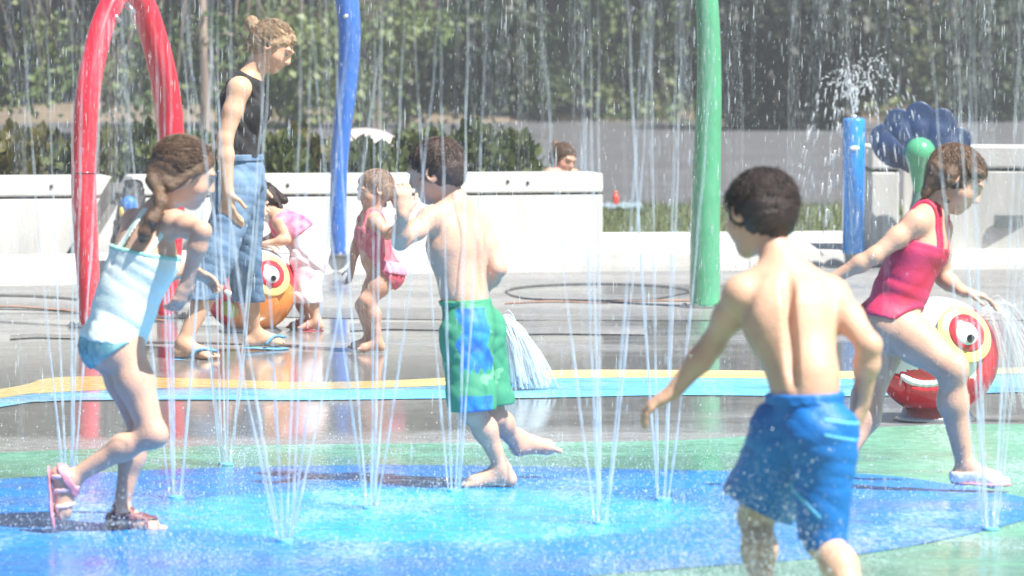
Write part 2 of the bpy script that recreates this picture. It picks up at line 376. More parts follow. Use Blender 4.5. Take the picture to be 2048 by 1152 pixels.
    return o, s, j, q, A, org, dict(side=side, hside=hside, fw=fc, hf=hf, spine=spine, mid=mid)
def hair(o, org, q, A, h, m, length=0, extra=(), hairline=.03, thick=1., low=-.06, grooves=.0022, part=0, res=.0045, strands=1100, crown=(0, -.55, .8), target=None, lift=1.):
    s = Sdf(); r, f, u = A
    s.ell(q(0, -.012, .026), A, np.array((.081, .099, .086))*h*thick, .01)
    s.ell(q(0, -.04, -.01), A, np.array((.068, .062, .075))*h*thick, .03)
    for a_, b_, ra, rb in extra: s.cone(a_, b_, ra, rb, .015)
    c0 = q(0, 0, 0)
    def disp(X, Y, Z):
        x, y, z = X-c0[0], Y-c0[1], Z-c0[2]
        a_ = x*r[0]+y*r[1]+z*r[2]; b_ = x*f[0]+y*f[1]+z*f[2]; c_ = x*u[0]+y*u[1]+z*u[2]
        th = np.arctan2(a_, c_+.03*h+.5*np.abs(b_)*0+1e-5)
        w1 = 1.6*np.sin(a_*45+c_*38)+1.3*np.sin(b_*52-c_*30)
        return .28*grooves*(np.sin(th*16+b_*35+w1*1.4)+.6*np.sin(th*47-b_*60+2.2*w1)+.45*np.sin(th*95+b_*40-3*w1))
    def face(X, Y, Z):
        x, y, z = X-c0[0], Y-c0[1], Z-c0[2]
        b_ = x*f[0]+y*f[1]+z*f[2]; c_ = x*u[0]+y*u[1]+z*u[2]; a_ = x*r[0]+y*r[1]+z*r[2]
        front = (b_*.86-c_*.62)-hairline*h+.10*np.abs(a_)+.004*np.sin(a_*190+1)+.003*np.sin(a_*410+c_*300)+.003*np.sin(c_*260+b_*150)
        inh = np.sqrt(a_*a_+b_*b_+(c_-.02*h)**2)-.125*h       # only round the skull, so falling locks are kept
        fr = np.maximum(front, inh) if False else np.where(inh < 0, front, -1)
        lo_ = np.where(inh < 0, (low*h-c_)+.38*np.abs(a_)-.012*h+.005*np.sin(a_*170+b_*90)+.003*np.sin(a_*420), -1)
        return np.maximum(fr, lo_ if not length else fr)
    V, Fq = polygonise(s, res, 0, [face], disp)
    # single locks lying over the mass
    sv, sf = [], []; nst = strands; cr = nrm(crown)
    while len(sv) < nst:
        p = rng.normal(0, 1, 3); p /= np.linalg.norm(p)
        if p[1]*.86-p[2]*.62 > .12 or p[2] < -.55 and p[1] > -.2: continue
        if len(sv) % 4 == 0: an_ = rng.uniform(-1, 1)*2.0; p = nrm((math.sin(an_), -math.cos(an_), rng.uniform(-.62, -.15)))
        pts = []; L_ = rng.uniform(.022, .06)*h; jt = rng.normal(0, .25, 3)
        for i in range(6):
            pts.append(p*np.array((.083, .101, .088))*(1.005+.012*math.sin(i*1.1)+((.14 if rng.random() < .12 else .045)*rng.random()*lift if i >= 4 else 0))*thick*h)
            fl_ = (p-cr if target is None else np.array(target)-p)+jt; fl_ = nrm(fl_-p*fl_.dot(p)); p = nrm(p+fl_*L_/(5*.09*h))
        sv.append(np.array(pts))
    allv = []; allf = []; n0 = len(V)
    for pts in sv:
        w_ = c0+h*0+pts[:, :1]*r+(pts[:, 1:2]-.012*h)*f+(pts[:, 2:3]+.026*h)*u; rr = rng.uniform(.0007, .0014)*np.array((.6, 1, 1, .9, .7, .3))
        t_ = nrm(w_[-1]-w_[0]); e1 = nrm(np.cross(t_, w_.mean(0)-c0)); e2 = np.cross(t_, e1)
        for i in range(6):
            for k in range(3): allv.append(w_[i]+rr[i]*(e1*math.cos(k*2.094)*1.6+e2*math.sin(k*2.094)))
        for i in range(5):
            for k in range(3): allf.append((n0+i*3+k, n0+i*3+(k+1) % 3, n0+i*3+3+(k+1) % 3, n0+i*3+3+k))
        n0 += 18
    V = np.concatenate([V, np.array(allv)]); Fq = np.concatenate([Fq, np.array(allf)])
    return mesh('hair', V, Fq, m, o, org)
# ------------------------------------------------------------------ the setting
def ground_mat(name, dry, wet, wetlo=.42, wethi=.55, rdry=.5, rwet=.06, sc_=(.25, .9, 1), bump=.25, foam=0, foamscale=55):
    m = bpy.data.materials.new(name); m.use_nodes = True; n = m.node_tree.nodes; l = m.node_tree.links; b = n['Principled BSDF']
    tc = n.new('ShaderNodeTexCoord'); mp = n.new('ShaderNodeMapping'); mp.inputs['Scale'].default_value = sc_; l.new(tc.outputs['Object'], mp.inputs[0])
    nz = n.new('ShaderNodeTexNoise'); nz.inputs['Scale'].default_value = 1; nz.inputs['Detail'].default_value = 5; nz.inputs['Roughness'].default_value = .6; l.new(mp.outputs[0], nz.inputs[0])
    mr = n.new('ShaderNodeMapRange'); mr.inputs[1].default_value = wetlo; mr.inputs[2].default_value = wethi; l.new(nz.outputs['Fac'], mr.inputs[0])
    fine = n.new('ShaderNodeTexNoise'); fine.inputs['Scale'].default_value = 14; fine.inputs['Detail'].default_value = 8; l.new(tc.outputs['Object'], fine.inputs[0])
    fr = n.new('ShaderNodeMapRange'); fr.inputs[1].default_value = .3; fr.inputs[2].default_value = .7; fr.inputs[3].default_value = .78; fr.inputs[4].default_value = 1.18; l.new(fine.outputs['Fac'], fr.inputs[0])
    mx = n.new('ShaderNodeMix'); mx.data_type = 'RGBA'; l.new(mr.outputs[0], mx.inputs[0]); mx.inputs[6].default_value = (*wet, 1); mx.inputs[7].default_value = (*dry, 1)
    ml = n.new('ShaderNodeMix'); ml.data_type = 'RGBA'; ml.blend_type = 'MULTIPLY'; ml.inputs[0].default_value = 1; l.new(mx.outputs[2], ml.inputs[6]); l.new(fr.outputs[0], ml.inputs[7])
    src = ml.outputs[2]
    ro = n.new('ShaderNodeMapRange'); ro.inputs[3].default_value = rwet; ro.inputs[4].default_value = rdry; l.new(mr.outputs[0], ro.inputs[0]); l.new(ro.outputs[0], b.inputs['Roughness'])
    if foam:      # specks and patches of white foam lying on the water film
        f1 = n.new('ShaderNodeTexNoise'); f1.inputs['Scale'].default_value = foamscale; f1.inputs['Detail'].default_value = 6; f1.inputs['Roughness'].default_value = .75
        f2 = n.new('ShaderNodeTexNoise'); f2.inputs['Scale'].default_value = 2.6; f2.inputs['Detail'].default_value = 5
        mpf = n.new('ShaderNodeMapping'); mpf.inputs['Scale'].default_value = (1, .35, 1); l.new(tc.outputs['Object'], mpf.inputs[0])
        l.new(mpf.outputs[0], f1.inputs[0]); l.new(mpf.outputs[0], f2.inputs[0])
        ad = n.new('ShaderNodeMath'); ad.operation = 'MULTIPLY_ADD'; l.new(f2.outputs['Fac'], ad.inputs[0]); ad.inputs[1].default_value = .9; l.new(f1.outputs['Fac'], ad.inputs[2])
        r2 = n.new('ShaderNodeMapRange'); r2.inputs[1].default_value = .98; r2.inputs[2].default_value = 1.2; r2.inputs[4].default_value = foam; l.new(ad.outputs[0], r2.inputs[0])
        m3 = n.new('ShaderNodeMix'); m3.data_type = 'RGBA'; l.new(r2.outputs[0], m3.inputs[0]); l.new(src, m3.inputs[6]); m3.inputs[7].default_value = (.6, .76, .84, 1); src = m3.outputs[2]
    l.new(src, b.inputs['Base Color'])
    bn = n.new('ShaderNodeTexNoise'); bn.inputs['Scale'].default_value = 1; bn.inputs['Detail'].default_value = 3
    mb = n.new('ShaderNodeMapping'); mb.inputs['Scale'].default_value = (9, 22, 1); l.new(tc.outputs['Object'], mb.inputs[0]); l.new(mb.outputs[0], bn.inputs[0])
    bp = n.new('ShaderNodeBump'); bp.inputs['Strength'].default_value = bump; bp.inputs['Distance'].default_value = .01; l.new(bn.outputs['Fac'], bp.inputs['Height']); l.new(bp.outputs[0], b.inputs['Normal'])
    return m
M_WETC = ground_mat('wet concrete', (.33, .335, .335), (.185, .192, .195), .48, .72, .4, .09, (.22, .55, 1), .05)
M_DRYC = ground_mat('damp concrete', (.28, .28, .275), (.18, .18, .177), .40, .62, .55, .2, (.2, .6, 1), .12)
M_BLUE = ground_mat('blue paint', (.002, .19, .60), (.002, .165, .55), foam=.45, rdry=.3, rwet=.12, bump=.35)
def centre(m, col):     # the light blue middle of the pool shape, rolled on over the strong blue with a soft worn edge
    n = m.node_tree.nodes; l = m.node_tree.links; mixes = [x for x in n if x.bl_idname == 'ShaderNodeMix']; base = mixes[0].outputs[2]; tgt = [k for k in l if k.from_socket == base][0].to_socket
    c0, cL, cT, cB = G(860, 1030), G(290, 1030), G(860, 976), G(860, 1088); yc = .5*(cT[1]+cB[1])
    tc = n.new('ShaderNodeTexCoord'); mp = n.new('ShaderNodeMapping'); sx, sy = 1/abs(c0[0]-cL[0]), 2/abs(cT[1]-cB[1])
    mp.inputs['Scale'].default_value = (sx, sy, 0); mp.inputs['Location'].default_value = (-c0[0]*sx, -yc*sy, 0); l.new(tc.outputs['Object'], mp.inputs[0])
    ln = n.new('ShaderNodeVectorMath'); ln.operation = 'LENGTH'; l.new(mp.outputs[0], ln.inputs[0]); nz = n.new('ShaderNodeTexNoise'); nz.inputs['Scale'].default_value = 5; nz.inputs['Detail'].default_value = 8; nz.inputs['Roughness'].default_value = .7; l.new(tc.outputs['Object'], nz.inputs[0])
    ma = n.new('ShaderNodeMath'); ma.operation = 'MULTIPLY_ADD'; l.new(nz.outputs['Fac'], ma.inputs[0]); ma.inputs[1].default_value = .34; l.new(ln.outputs['Value'], ma.inputs[2])
    mr = n.new('ShaderNodeMapRange'); mr.inputs[1].default_value = 1.06; mr.inputs[2].default_value = 1.22; mr.inputs[3].default_value = 1; mr.inputs[4].default_value = 0; l.new(ma.outputs[0], mr.inputs[0])
    mx = n.new('ShaderNodeMix'); mx.data_type = 'RGBA'; l.new(mr.outputs[0], mx.inputs[0]); l.new(base, mx.inputs[6]); mx.inputs[7].default_value = (*col, 1); l.new(mx.outputs[2], tgt)
centre(M_BLUE, (.015, .34, .72))
M_GREEN = ground_mat('green paint', (.13, .33, .23), (.10, .27, .19), foam=.5, rdry=.35, rwet=.12, bump=.35)
M_YEL = ground_mat('yellow paint', (.74, .60, .25), (.64, .50, .19), rdry=.4, rwet=.12)
M_RIV = ground_mat('river blue paint', (.13, .45, .70), (.09, .36, .62), rdry=.4, rwet=.1, foam=.4)
M_RED = mat('faded orange paint', (.34, .20, .14), .4, var=.3, vscale=8)
M_JOINT = mat('dark joint', (.075, .075, .072), .4)
def struct(name, v, f, m, label=None):
    o = mesh(name, v, f, m, None, (0, 0, 0), False); o['kind'] = 'structure'
    if label: o['label'] = label
    return o
def quad(x0, y0, x1, y1, z): return [(x0, y0, z), (x1, y0, z), (x1, y1, z), (x0, y1, z)]
struct('ground', quad(-44, -5, 44, 34, 0), [(0, 1, 2, 3)], M_WETC, 'wet grey concrete deck of the splash pad')
def smooth_px(pts, n=60):
    return spline([np.array((p[0], p[1], 0.)) for p in pts], n)
def sheet(name, top, bot, z, m, label):
    """a painted band between two curves traced on the ground"""
    n = 90; a_ = [G(p[0], p[1], z) for p in smooth_px(top, n)]; b_ = [G(p[0], p[1], z) for p in smooth_px(bot, n)]
    struct(name, a_+b_, [(i, n+1+i, n+2+i, i+1) for i in range(n)], m, label)
sheet('damp_paving', [(-900, 575), (0, 572), (480, 552), (1030, 545), (1700, 540), (3000, 535)], [(-900, 610), (0, 618), (480, 632), (1030, 640), (1700, 640), (3000, 640)], .003, M_DRYC, 'strip of paler drying concrete before the low walls')
sheet('green_paint_area', [(-900, 945), (0, 905), (300, 894), (600, 889), (900, 886), (1300, 882), (1500, 872), (1800, 852), (2050, 848), (2900, 852)], [(-900, 1420), (0, 1420), (1000, 1420), (2050, 1420), (2900, 1420)], .002, M_GREEN, 'green painted concrete round the blue pool shape')
sheet('blue_paint_ring', [(-900, 1050), (-500, 992), (0, 958), (300, 940), (600, 932), (900, 930), (1300, 939), (1700, 946), (1900, 968), (2048, 995), (2100, 1018)],
      [(-900, 1060), (-500, 1300), (0, 1290), (400, 1220), (800, 1178), (1150, 1152), (1430, 1131), (1700, 1110), (1900, 1076), (2048, 1040), (2100, 1020)], .004, M_BLUE, 'strong blue painted pool shape on the deck')
sheet('yellow_paint_band', [(-500, 850), (0, 778), (90, 757), (200, 753), (400, 757), (620, 764), (860, 757), (1100, 741), (1350, 740), (1700, 742), (2050, 734), (2600, 720)],
      [(-500, 880), (0, 796), (90, 786), (200, 780), (400, 775), (620, 778), (860, 772), (1100, 757), (1350, 755), (1700, 757), (2050, 746), (2600, 732)], .004, M_YEL, 'pale yellow wavy band painted across the deck')
sheet('river_paint_band', [(-500, 880.5), (0, 796.5), (90, 786.5), (200, 780.5), (400, 775.5), (620, 778.5), (860, 772.5), (1100, 757.5), (1350, 755.5), (1700, 757.5), (2050, 746.5), (2600, 732.5)],
      [(-500, 900), (0, 814), (90, 803), (200, 800), (400, 799), (620, 800), (860, 797), (1100, 795), (1350, 790), (1700, 792), (2050, 784), (2600, 775)], .004, M_RIV, 'sky blue river band painted along the yellow band')
def line(name, pts, wpx, z, m, label):
    top = [(p[0], p[1]-wpx/2) for p in pts]; bot = [(p[0], p[1]+wpx/2) for p in pts]; sheet(name, top, bot, z, m, label)
line('orange_paint_line', [(-300, 620), (0, 612), (60, 614), (160, 622), (330, 640)], 3, .0075, M_RED, 'faded orange line curving across the concrete at left')
line('orange_paint_line', [(1010, 606), (1100, 602), (1210, 604), (1330, 600), (1700, 604)], 3, .0075, M_RED, 'faded orange line behind the green pole')
line('deck_joint', [(-300, 588), (0, 590), (90, 593), (170, 599)], 4, .0075, M_JOINT, 'dark joint in the concrete left of the red arch')
ell = [(1195+185*math.cos(t), 583+16*math.sin(t)) for t in np.linspace(math.pi*1.02, math.pi*1.98, 9)]
line('painted_circle', ell, 3.2, .0078, M_JOINT, 'dark painted circle outline on the concrete')
line('painted_circle', [(1010, 583), (1030, 592), (1080, 598), (1195, 599.5), (1300, 598), (1380, 584)], 2.4, .0078, M_JOINT, 'near half of the dark circle outline on the concrete')
line('deck_joint', [(150, 690), (320, 684), (600, 690)], 3, .0045, M_JOINT, 'thin joint across the wet deck beside the flip-flops')
# pale streaks; the patch behind the boy paints in the mirrored wall
for i, (x0, x1, y, wp) in enumerate([(20, 150, 672, 7), (980, 1290, 655, 26), (700, 900, 652, 14), (-40, 60, 612, 6)]):
    line('pale_patch', [(x0, y+2), (.6*x0+.4*x1, y-1), (x1, y+1)], wp, .0052, M_DRYC, ('pale dry streak left of the girl in white', 'pale painted reflection of the wall behind the boy in green shorts', 'pale patch behind the small toddler', 'pale dry streak at the left edge of the deck')[i])
# lawn strip, far lot and bank
M_LAWN = mat('lawn', (.085, .115, .045), .8, col2=(.125, .145, .07), vscale=3, bump=.6, bscale=40)
M_LOT = mat('asphalt', (.085, .087, .094), .75, var=.15, vscale=.8, bump=.1, bscale=30, detail=8)
M_BANK = mat('dry grass bank', (.20, .15, .11), .9, col2=(.13, .11, .075), vscale=1.5, bump=.4)
struct('lawn', quad(-44, 31.6, 44, 40.5, .02), [(0, 1, 2, 3)], M_LAWN, 'strip of short lawn beyond the low kerb')
struct('parking_lot', quad(-44, 33, 44, 90, .004), [(0, 1, 2, 3)], M_LOT, 'grey asphalt lot beyond the lawn')
bv = []; nx = 120
for k, (y, z) in enumerate([(80, 0.0), (81.5, .10), (83, .17), (86, .2), (125, .25)]):
    for i in range(nx+1):
        x = -44+88*i/nx; bv.append((x, y+.8*math.sin(x*.9)+.5*math.sin(x*2.3), z*(1+.25*math.sin(x*.7+1)+.15*math.sin(x*2.9)) if z else -.02))
struct('bank', bv, [(k*(nx+1)+i, k*(nx+1)+i+1, (k+1)*(nx+1)+i+1, (k+1)*(nx+1)+i) for k in range(4) for i in range(nx)], M_BANK, 'low dry grass bank at the far side of the lot')
# grass blades on the lawn (stuff)
gv = []; gf = []
for i in range(9000):
    x = random.uniform(-.5, 3.4); y = random.uniform(32.2, 40.3); hgt = random.uniform(.04, .11); a_ = random.uniform(0, 6.28); dx, dy = .004*math.cos(a_), .004*math.sin(a_)
    n = len(gv); gv += [(x-dx, y-dy, .02), (x+dx, y+dy, .02), (x+random.uniform(-.03, .03), y+random.uniform(-.03, .03), .02+hgt)]; gf.append((n, n+1, n+2))
tag(mesh('lawn_grass', gv, gf, M_LAWN, smooth=False), 'short grass blades of the lawn', 'grass', kind='stuff')
# ---- walls
M_CONC = mat('pale cast concrete', (.48, .48, .465), .8, var=.14, stretch=(1, 1, .22), vscale=7, bump=.25, bscale=55, detail=9)
M_CONC2 = mat('pale concrete coping', (.54, .54, .52), .8, var=.12, vscale=4, bump=.25, bscale=55, detail=9)
M_HOLE = mat('dark hole', (.03, .03, .03), .9)
def run(pA, pB, D0, D1, thick): # plan rectangle from two picture columns at two distances, running back by thick
    a_ = P(pA, 400, D0); b_ = P(pB, 400, D1); d = nrm((b_-a_)[:2].tolist()+[0]); n_ = np.array((-d[1], d[0], 0)); return a_[:2], b_[:2], (a_+n_*thick)[:2], (b_+n_*thick)[:2], d, n_
def wall(label, x0, x1, D0, D1, ztop, thick, cap=.13, slantL=0, slantR=0, holes=(), proud=.025):
    a_, b_, a2, b2, d, n_ = run(x0, x1, D0, D1, thick); e_ = empty('concrete_wall', (a_[0], a_[1], 0)); tag(e_, label, 'wall'); o0 = (a_[0], a_[1], 0)
    L = np.linalg.norm(b_-a_)
    def blk(z0, z1, pr, sl0, sl1):
        v = []
        for z, t0, t1 in ((z0, 0, 0), (z1, sl0, sl1)):
            for s_, q in ((t0, -pr), (L+t1, -pr), (L+t1, thick+pr), (t0, thick+pr)): p = np.array((a_[0], a_[1], 0))+d*s_+n_*q; v.append((p[0], p[1], z))
        return v, [(0, 3, 2, 1), (4, 5, 6, 7), (0, 1, 5, 4), (1, 2, 6, 5), (2, 3, 7, 6), (3, 0, 4, 7)]
    zc = ztop-cap; tot = ztop
    m = MB(); m.add(*blk(0.0, zc-.019, 0, slantL*0, slantR*0)) if not (slantL or slantR) else m.add(*blk(0.0, zc-.019, 0, slantL*(zc/tot), slantR*(zc/tot)))
    m.build('wall_body', M_CONC, e_, o0, bevel=.012)
    def blk2(z0, z1, pr):
        v, f = blk(z0, z1, pr, 0, 0)
        for i in range(8):
            z = v[i][2]; end = i % 4 in (1, 2); s_ = (slantR if end else slantL)*(z/tot); v[i] = (v[i][0]+d[0]*s_, v[i][1]+d[1]*s_, z)
        return v, f
    g = MB(); g.add(*blk2(zc-.018, zc+.001, -.03)); g.build('shadow_gap', M_JOINT, e_, o0)
    c = MB(); c.add(*blk2(zc, ztop, proud*.2)); c.build('coping', M_CONC2, e_, o0, bevel=.014)
    for hx, hz in holes:
        p = P(hx, 400, D0+(D1-D0)*(hx-x0)/(x1-x0))-n_*.006; p[2] = hz; v, f = uvsphere(p, .014, 10, 6); mesh('tie_hole', v, f, M_HOLE, e_, o0)
    return e_
WZ = .60
wall('long pale seat wall from the left, with a slanted end near the red arch', -260, 118, 29.9, 30.2, WZ, .42, slantR=.36, holes=[(103, .535)])
wall('long pale seat wall in the middle, behind the blue wavy pole', 160, 1206, 30.25, 31.0, WZ, .42, slantL=.36, holes=[(575, .53), (1015, .545), (1055, .535)])
wall('taller pale end wall at the right with a grey plaque', 1805, 2330, 30.6, 30.2, .80, .40, cap=.15)
wall('narrow pale wall pier between the blue bollard and the blue flower', 1742, 1798, 30.2, 30.2, .80, .95, cap=.15)
# added panel behind the slanted gap, its dark colour standing for shade
rec = MB(); c = P(140, 400, 30.75); rec.box((c[0], c[1], .27), 1.2, .06, .54); o = rec.build('recess_shade', mat('shaded recess grey', (.16, .165, .17), .9, var=.1), None, (c[0], c[1], 0)); tag(o, 'grey panel coloured as the shaded face in the slanted gap of the seat wall', 'wall panel')
pq = MB(); c = P(2024, 442, 30.425); pq.box((c[0], c[1]-.0, c[2]), .24, .02, .085); o = pq.build('plaque', mat('grey metal plaque', (.22, .24, .25), .35, metallic=.6, var=.2, vscale=60), None, (c[0], c[1], c[2]), bevel=.004); tag(o, 'small grey metal plaque fixed on the right end wall', 'plaque')
def kerb(label, pts, ztop, depth, D_off=0):
    a_ = [G(*p) for p in smooth_px(pts, 40)]; n = len(a_); v = []
    for p in a_: v += [(p[0], p[1], 0), (p[0], p[1]+.012, ztop), (p[0], p[1]+depth, ztop), (p[0], p[1]+depth, 0)]
    f = [(4*i+k, 4*i+4+k, 4*i+5+k, 4*i+1+k) for i in range(n-1) for k in range(3)]; f += [(0, 1, 2, 3), (4*n-1, 4*n-2, 4*n-3, 4*n-4)]
    o = mesh('kerb', v, f, M_CONC2, None, (a_[0][0], a_[0][1], 0), False); o['kind'] = 'structure'; o['label'] = label
    b = o.modifiers.new('b', 'BEVEL'); b.width = .02; b.segments = 2; b.limit_method = 'ANGLE'
kerb('pale concrete kerb ledge at the foot of the seat walls', [(-400, 572), (0, 562), (240, 555), (480, 547), (760, 540), (1100, 532), (1400, 532), (1700, 530), (2400, 530)], .10, 1.35)
kerb('upper step of the pale kerb in front of the lawn', [(1190, 515.5), (1450, 514), (1700, 512), (1760, 511)], .155, .5)
# ------------------------------------------------------------------ vegetation
LG = [leaf_mat('maple leaves', (.08, .13, .05), (.20, .25, .11), .9), leaf_mat('dark leaves', (.028, .048, .030), (.07, .095, .052), 1.0), leaf_mat('yellow green leaves', (.10, .15, .055), (.18, .21, .09), 1.5), leaf_mat('needles', (.014, .022, .014), (.03, .042, .024), 1.0)]
M_BARK = mat('bark', (.10, .08, .065), .9, var=.4, vscale=6, bump=.6, bscale=20, stretch=(1, 1, .2))
M_BARKL = mat('pale bark', (.30, .24, .20), .9, var=.3, vscale=6, bump=.5, bscale=20, stretch=(1, 1, .2))
def leaves(centres, dirs, size, jit, per, droop=.5):
    """leaf blades (bent diamonds) round twig points; numpy arrays"""
    n = len(centres)*per; c = np.repeat(centres, per, 0)+rng.normal(0, jit, (n, 3))*np.array((1, 1, .7)); d = np.repeat(dirs, per, 0)+rng.normal(0, .55, (n, 3)); d[:, 2] -= droop
    d /= np.linalg.norm(d, axis=1)[:, None]+1e-9; r = rng.normal(0, 1, (n, 3)); s_ = np.cross(d, r); s_ /= np.linalg.norm(s_, axis=1)[:, None]+1e-9
    L = size*rng.uniform(.6, 1.3, n)[:, None]; nn = np.cross(d, s_)
    v = np.stack([c, c+d*L*.5+s_*L*.36+nn*L*.08, c+d*L-nn*L*.1, c+d*L*.5-s_*L*.36+nn*L*.08], 1).reshape(-1, 3)
    b = np.arange(n)[:, None]*4; return v, np.concatenate([b+np.array([0, 1, 2, 3])], 1)
def tree(x, y, label, m, sprays, bark=M_BARK, lean=0, rt=.22, top=9., canopy=700, leaf=.11, csize=.42, crad=3.6, dense=44, droop=.5):
    """trunk + limbs + crown: sprays = hanging lower branches as (x, y, z, radius); the upper crown fills out above them"""
    e_ = empty('tree', (x, y, 0)); tag(e_, label, 'tree', 'trees beyond the lot'); o0 = (x, y, 0)
    t = MB(); pts = spline([(x, y, -.1), (x+lean*.25, y, 1.2), (x+lean*.7, y+.1, 3.2), (x+lean, y, top*.8)], 14); t.tube(pts, [rt*.62*(1.25-.06*i) if i else rt for i in range(15)], 10); t.build('trunk', bark, e_, o0, True)
    lb = MB(); cs = []; ds = []; sprays = list(sprays)+[(a_+random.uniform(-.45, .45), b_+random.uniform(-1, 1), c_+random.uniform(-.15, .35), d_*.85) for a_, b_, c_, d_ in sprays]
    for sx, sy, sz, sr in sprays:
        st = np.array((x+lean*.6, y, min(2.6+random.random(), top*.5))); en = np.array((sx, sy, sz)); md = .5*(st+en)+np.array((random.uniform(-.3, .3), 0, random.uniform(.2, .9)))
        br = spline([st, md, en], 10); lb.tube(br, [.028-.0021*i for i in range(11)], 6)
        k = max(4, int(dense*sr*sr/.09*.12))
        for i in range(k):
            g = rng.normal(0, 1, 3); g = g/np.linalg.norm(g)*sr*random.random()**.4; g[2] *= .75; p = en+g; cs.append(p); ds.append(nrm(g+np.array((0, 0, -.4*sr))))
            if i % 3 == 0: lb.tube([en+g*.1, en+g*.6+np.array((0, 0, .04)), p], [.012, .007, .003], 4)
    lb.build('limb', bark, e_, o0, True)
    v, f = leaves(np.array(cs), np.array(ds), leaf, leaf*1.1, 9, droop); cr = mesh('crown', v, f, m, e_, o0, False)
    n = canopy//2; g = rng.normal(0, 1, (n, 3)); g /= np.linalg.norm(g, axis=1)[:, None]; g *= (rng.random(n)[:, None]**.35); c = np.array((x+lean-1.2, y+4.0, top*.75))+g*np.array((crad*.65, crad*.65, top*.30))
    c[:, 2] = np.maximum(c[:, 2], 2.55+rng.random(n)*.5)
    v, f = leaves(c, g, csize, csize*.8, 5, .3); mesh('upper_crown', v, f, m, e_, o0, False)
def Z(px, py, D): p = P(px, py, D); return (p[0], p[1], p[2])
def spr(D, *pts, k=1): return [(*Z(px, py, D+random.uniform(-.8, .8)), r*k) for px, py, r in pts]
tree(*P(-60, 0, 47)[:2], 'broadleaf tree with yellowing leaves behind the red arch, leftmost', LG[2], spr(47, (20, 180, .3), (-30, 100, .4), (110, 85, .22), (175, 95, .2), (130, 130, .2), (60, 200, .15), (160, 150, .13)), rt=.2, leaf=.10)
tree(*P(412, 0, 52)[:2], 'slim pale trunk rising left of the woman in black', LG[0], spr(52, (245, 150, .3), (300, 60, .35), (250, 210, .2), (470, 70, .3), (490, 110, .25), (215, 170, .2), (280, 185, .22), (400, 40, .3), (440, 180, .3), (350, 190, .3), (380, 120, .3)), bark=M_BARKL, rt=.09, leaf=.10, lean=-.1)
tree(*P(590, 0, 60)[:2], 'leafy green tree between the woman and the blue pole', LG[0], spr(58, (545, 60, .45), (570, 120, .5), (610, 170, .55), (560, 180, .4), (640, 90, .5), (600, 30, .6), (660, 190, .45), (525, 210, .25), (620, 220, .3)), rt=.2, leaf=.12)
tree(*P(745, 0, 62)[:2], 'green tree with a dark trunk right of the blue pole', LG[0], spr(60, (735, 40, .5), (740, 100, .45), (760, 160, .4), (720, 160, .35), (770, 60, .4), (735, 205, .3), (850, 50, .3), (880, 40, .3)), rt=.24, leaf=.12)
tree(*P(800, 0, 70)[:2], 'dark tree leaning to the right with a bare slanted trunk', LG[1], spr(68, (930, 60, .8), (1000, 110, .7), (900, 130, .6), (960, 170, .6), (860, 170, .5), (1020, 40, .7), (890, 200, .5), (1000, 190, .5), (830, 60, .6), (1060, 180, .45)), lean=1.6, rt=.17, leaf=.13)
tree(*P(1150, 0, 84)[:2], 'big maple with pale drooping leaf sprays behind the jets', LG[0], spr(81, (1060, 60, .3), (1130, 90, .3), (1110, 140, .22), (1210, 40, .4), (1250, 90, .4), (1210, 150, .3), (1290, 140, .35), (1260, 190, .3), (1310, 200, .25), (1330, 60, .4), (1190, 20, .4), (1060, 130, .2), (1090, 180, .18), (1350, 230, .16), (1280, 240, .12), k=1.50), rt=.26, leaf=0.149)
tree(*P(1500, 0, 77)[:2], 'dark drooping tree behind the running boy in blue shorts', LG[3], spr(74, (1560, 238, .3), (1625, 246, .26), (1510, 236, .26), (1585, 225, .4), (1480, 60, .8), (1560, 110, .8), (1640, 150, .7), (1500, 180, .55), (1590, 210, .4), (1650, 230, .3), (1700, 60, .8), (1560, 30, .9), (1545, 225, .3), (1620, 60, .8), (1480, 215, .25), k=1.42), rt=.25, leaf=0.166, dense=40)
tree(*P(1600, 0, 84)[:2], 'pale leaved tree with a few leaf tufts above the blue bollard', LG[2], spr(81, (1540, 5, .28), (1580, 15, .25), (1640, 5, .25), (1510, 20, .2), (1475, 100, .12), (1440, 10, .25), k=1.72), rt=.08, leaf=0.140, lean=.6)
tree(*P(1905, 0, 84)[:2], 'pale leaved tree above the blue flower at the right', LG[2], spr(81, (1740, 60, .3), (1780, 40, .25), (1820, 30, .25), (1720, 90, .15), (1840, 110, .18), (1780, 215, .16), (1815, 220, .14), (1870, 200, .2), (1890, 225, .2), (1800, 90, .15), k=1.69), rt=.17, leaf=0.144)
tree(*P(2080, 0, 84)[:2], 'dark bushy tree beyond the right end wall', LG[1], spr(81, (1950, 60, .8), (2020, 110, .8), (1960, 170, .7), (2040, 210, .6), (1900, 130, .6), (1990, 230, .5), (2050, 30, .8), k=1.40), rt=.25, leaf=0.163, dense=34)
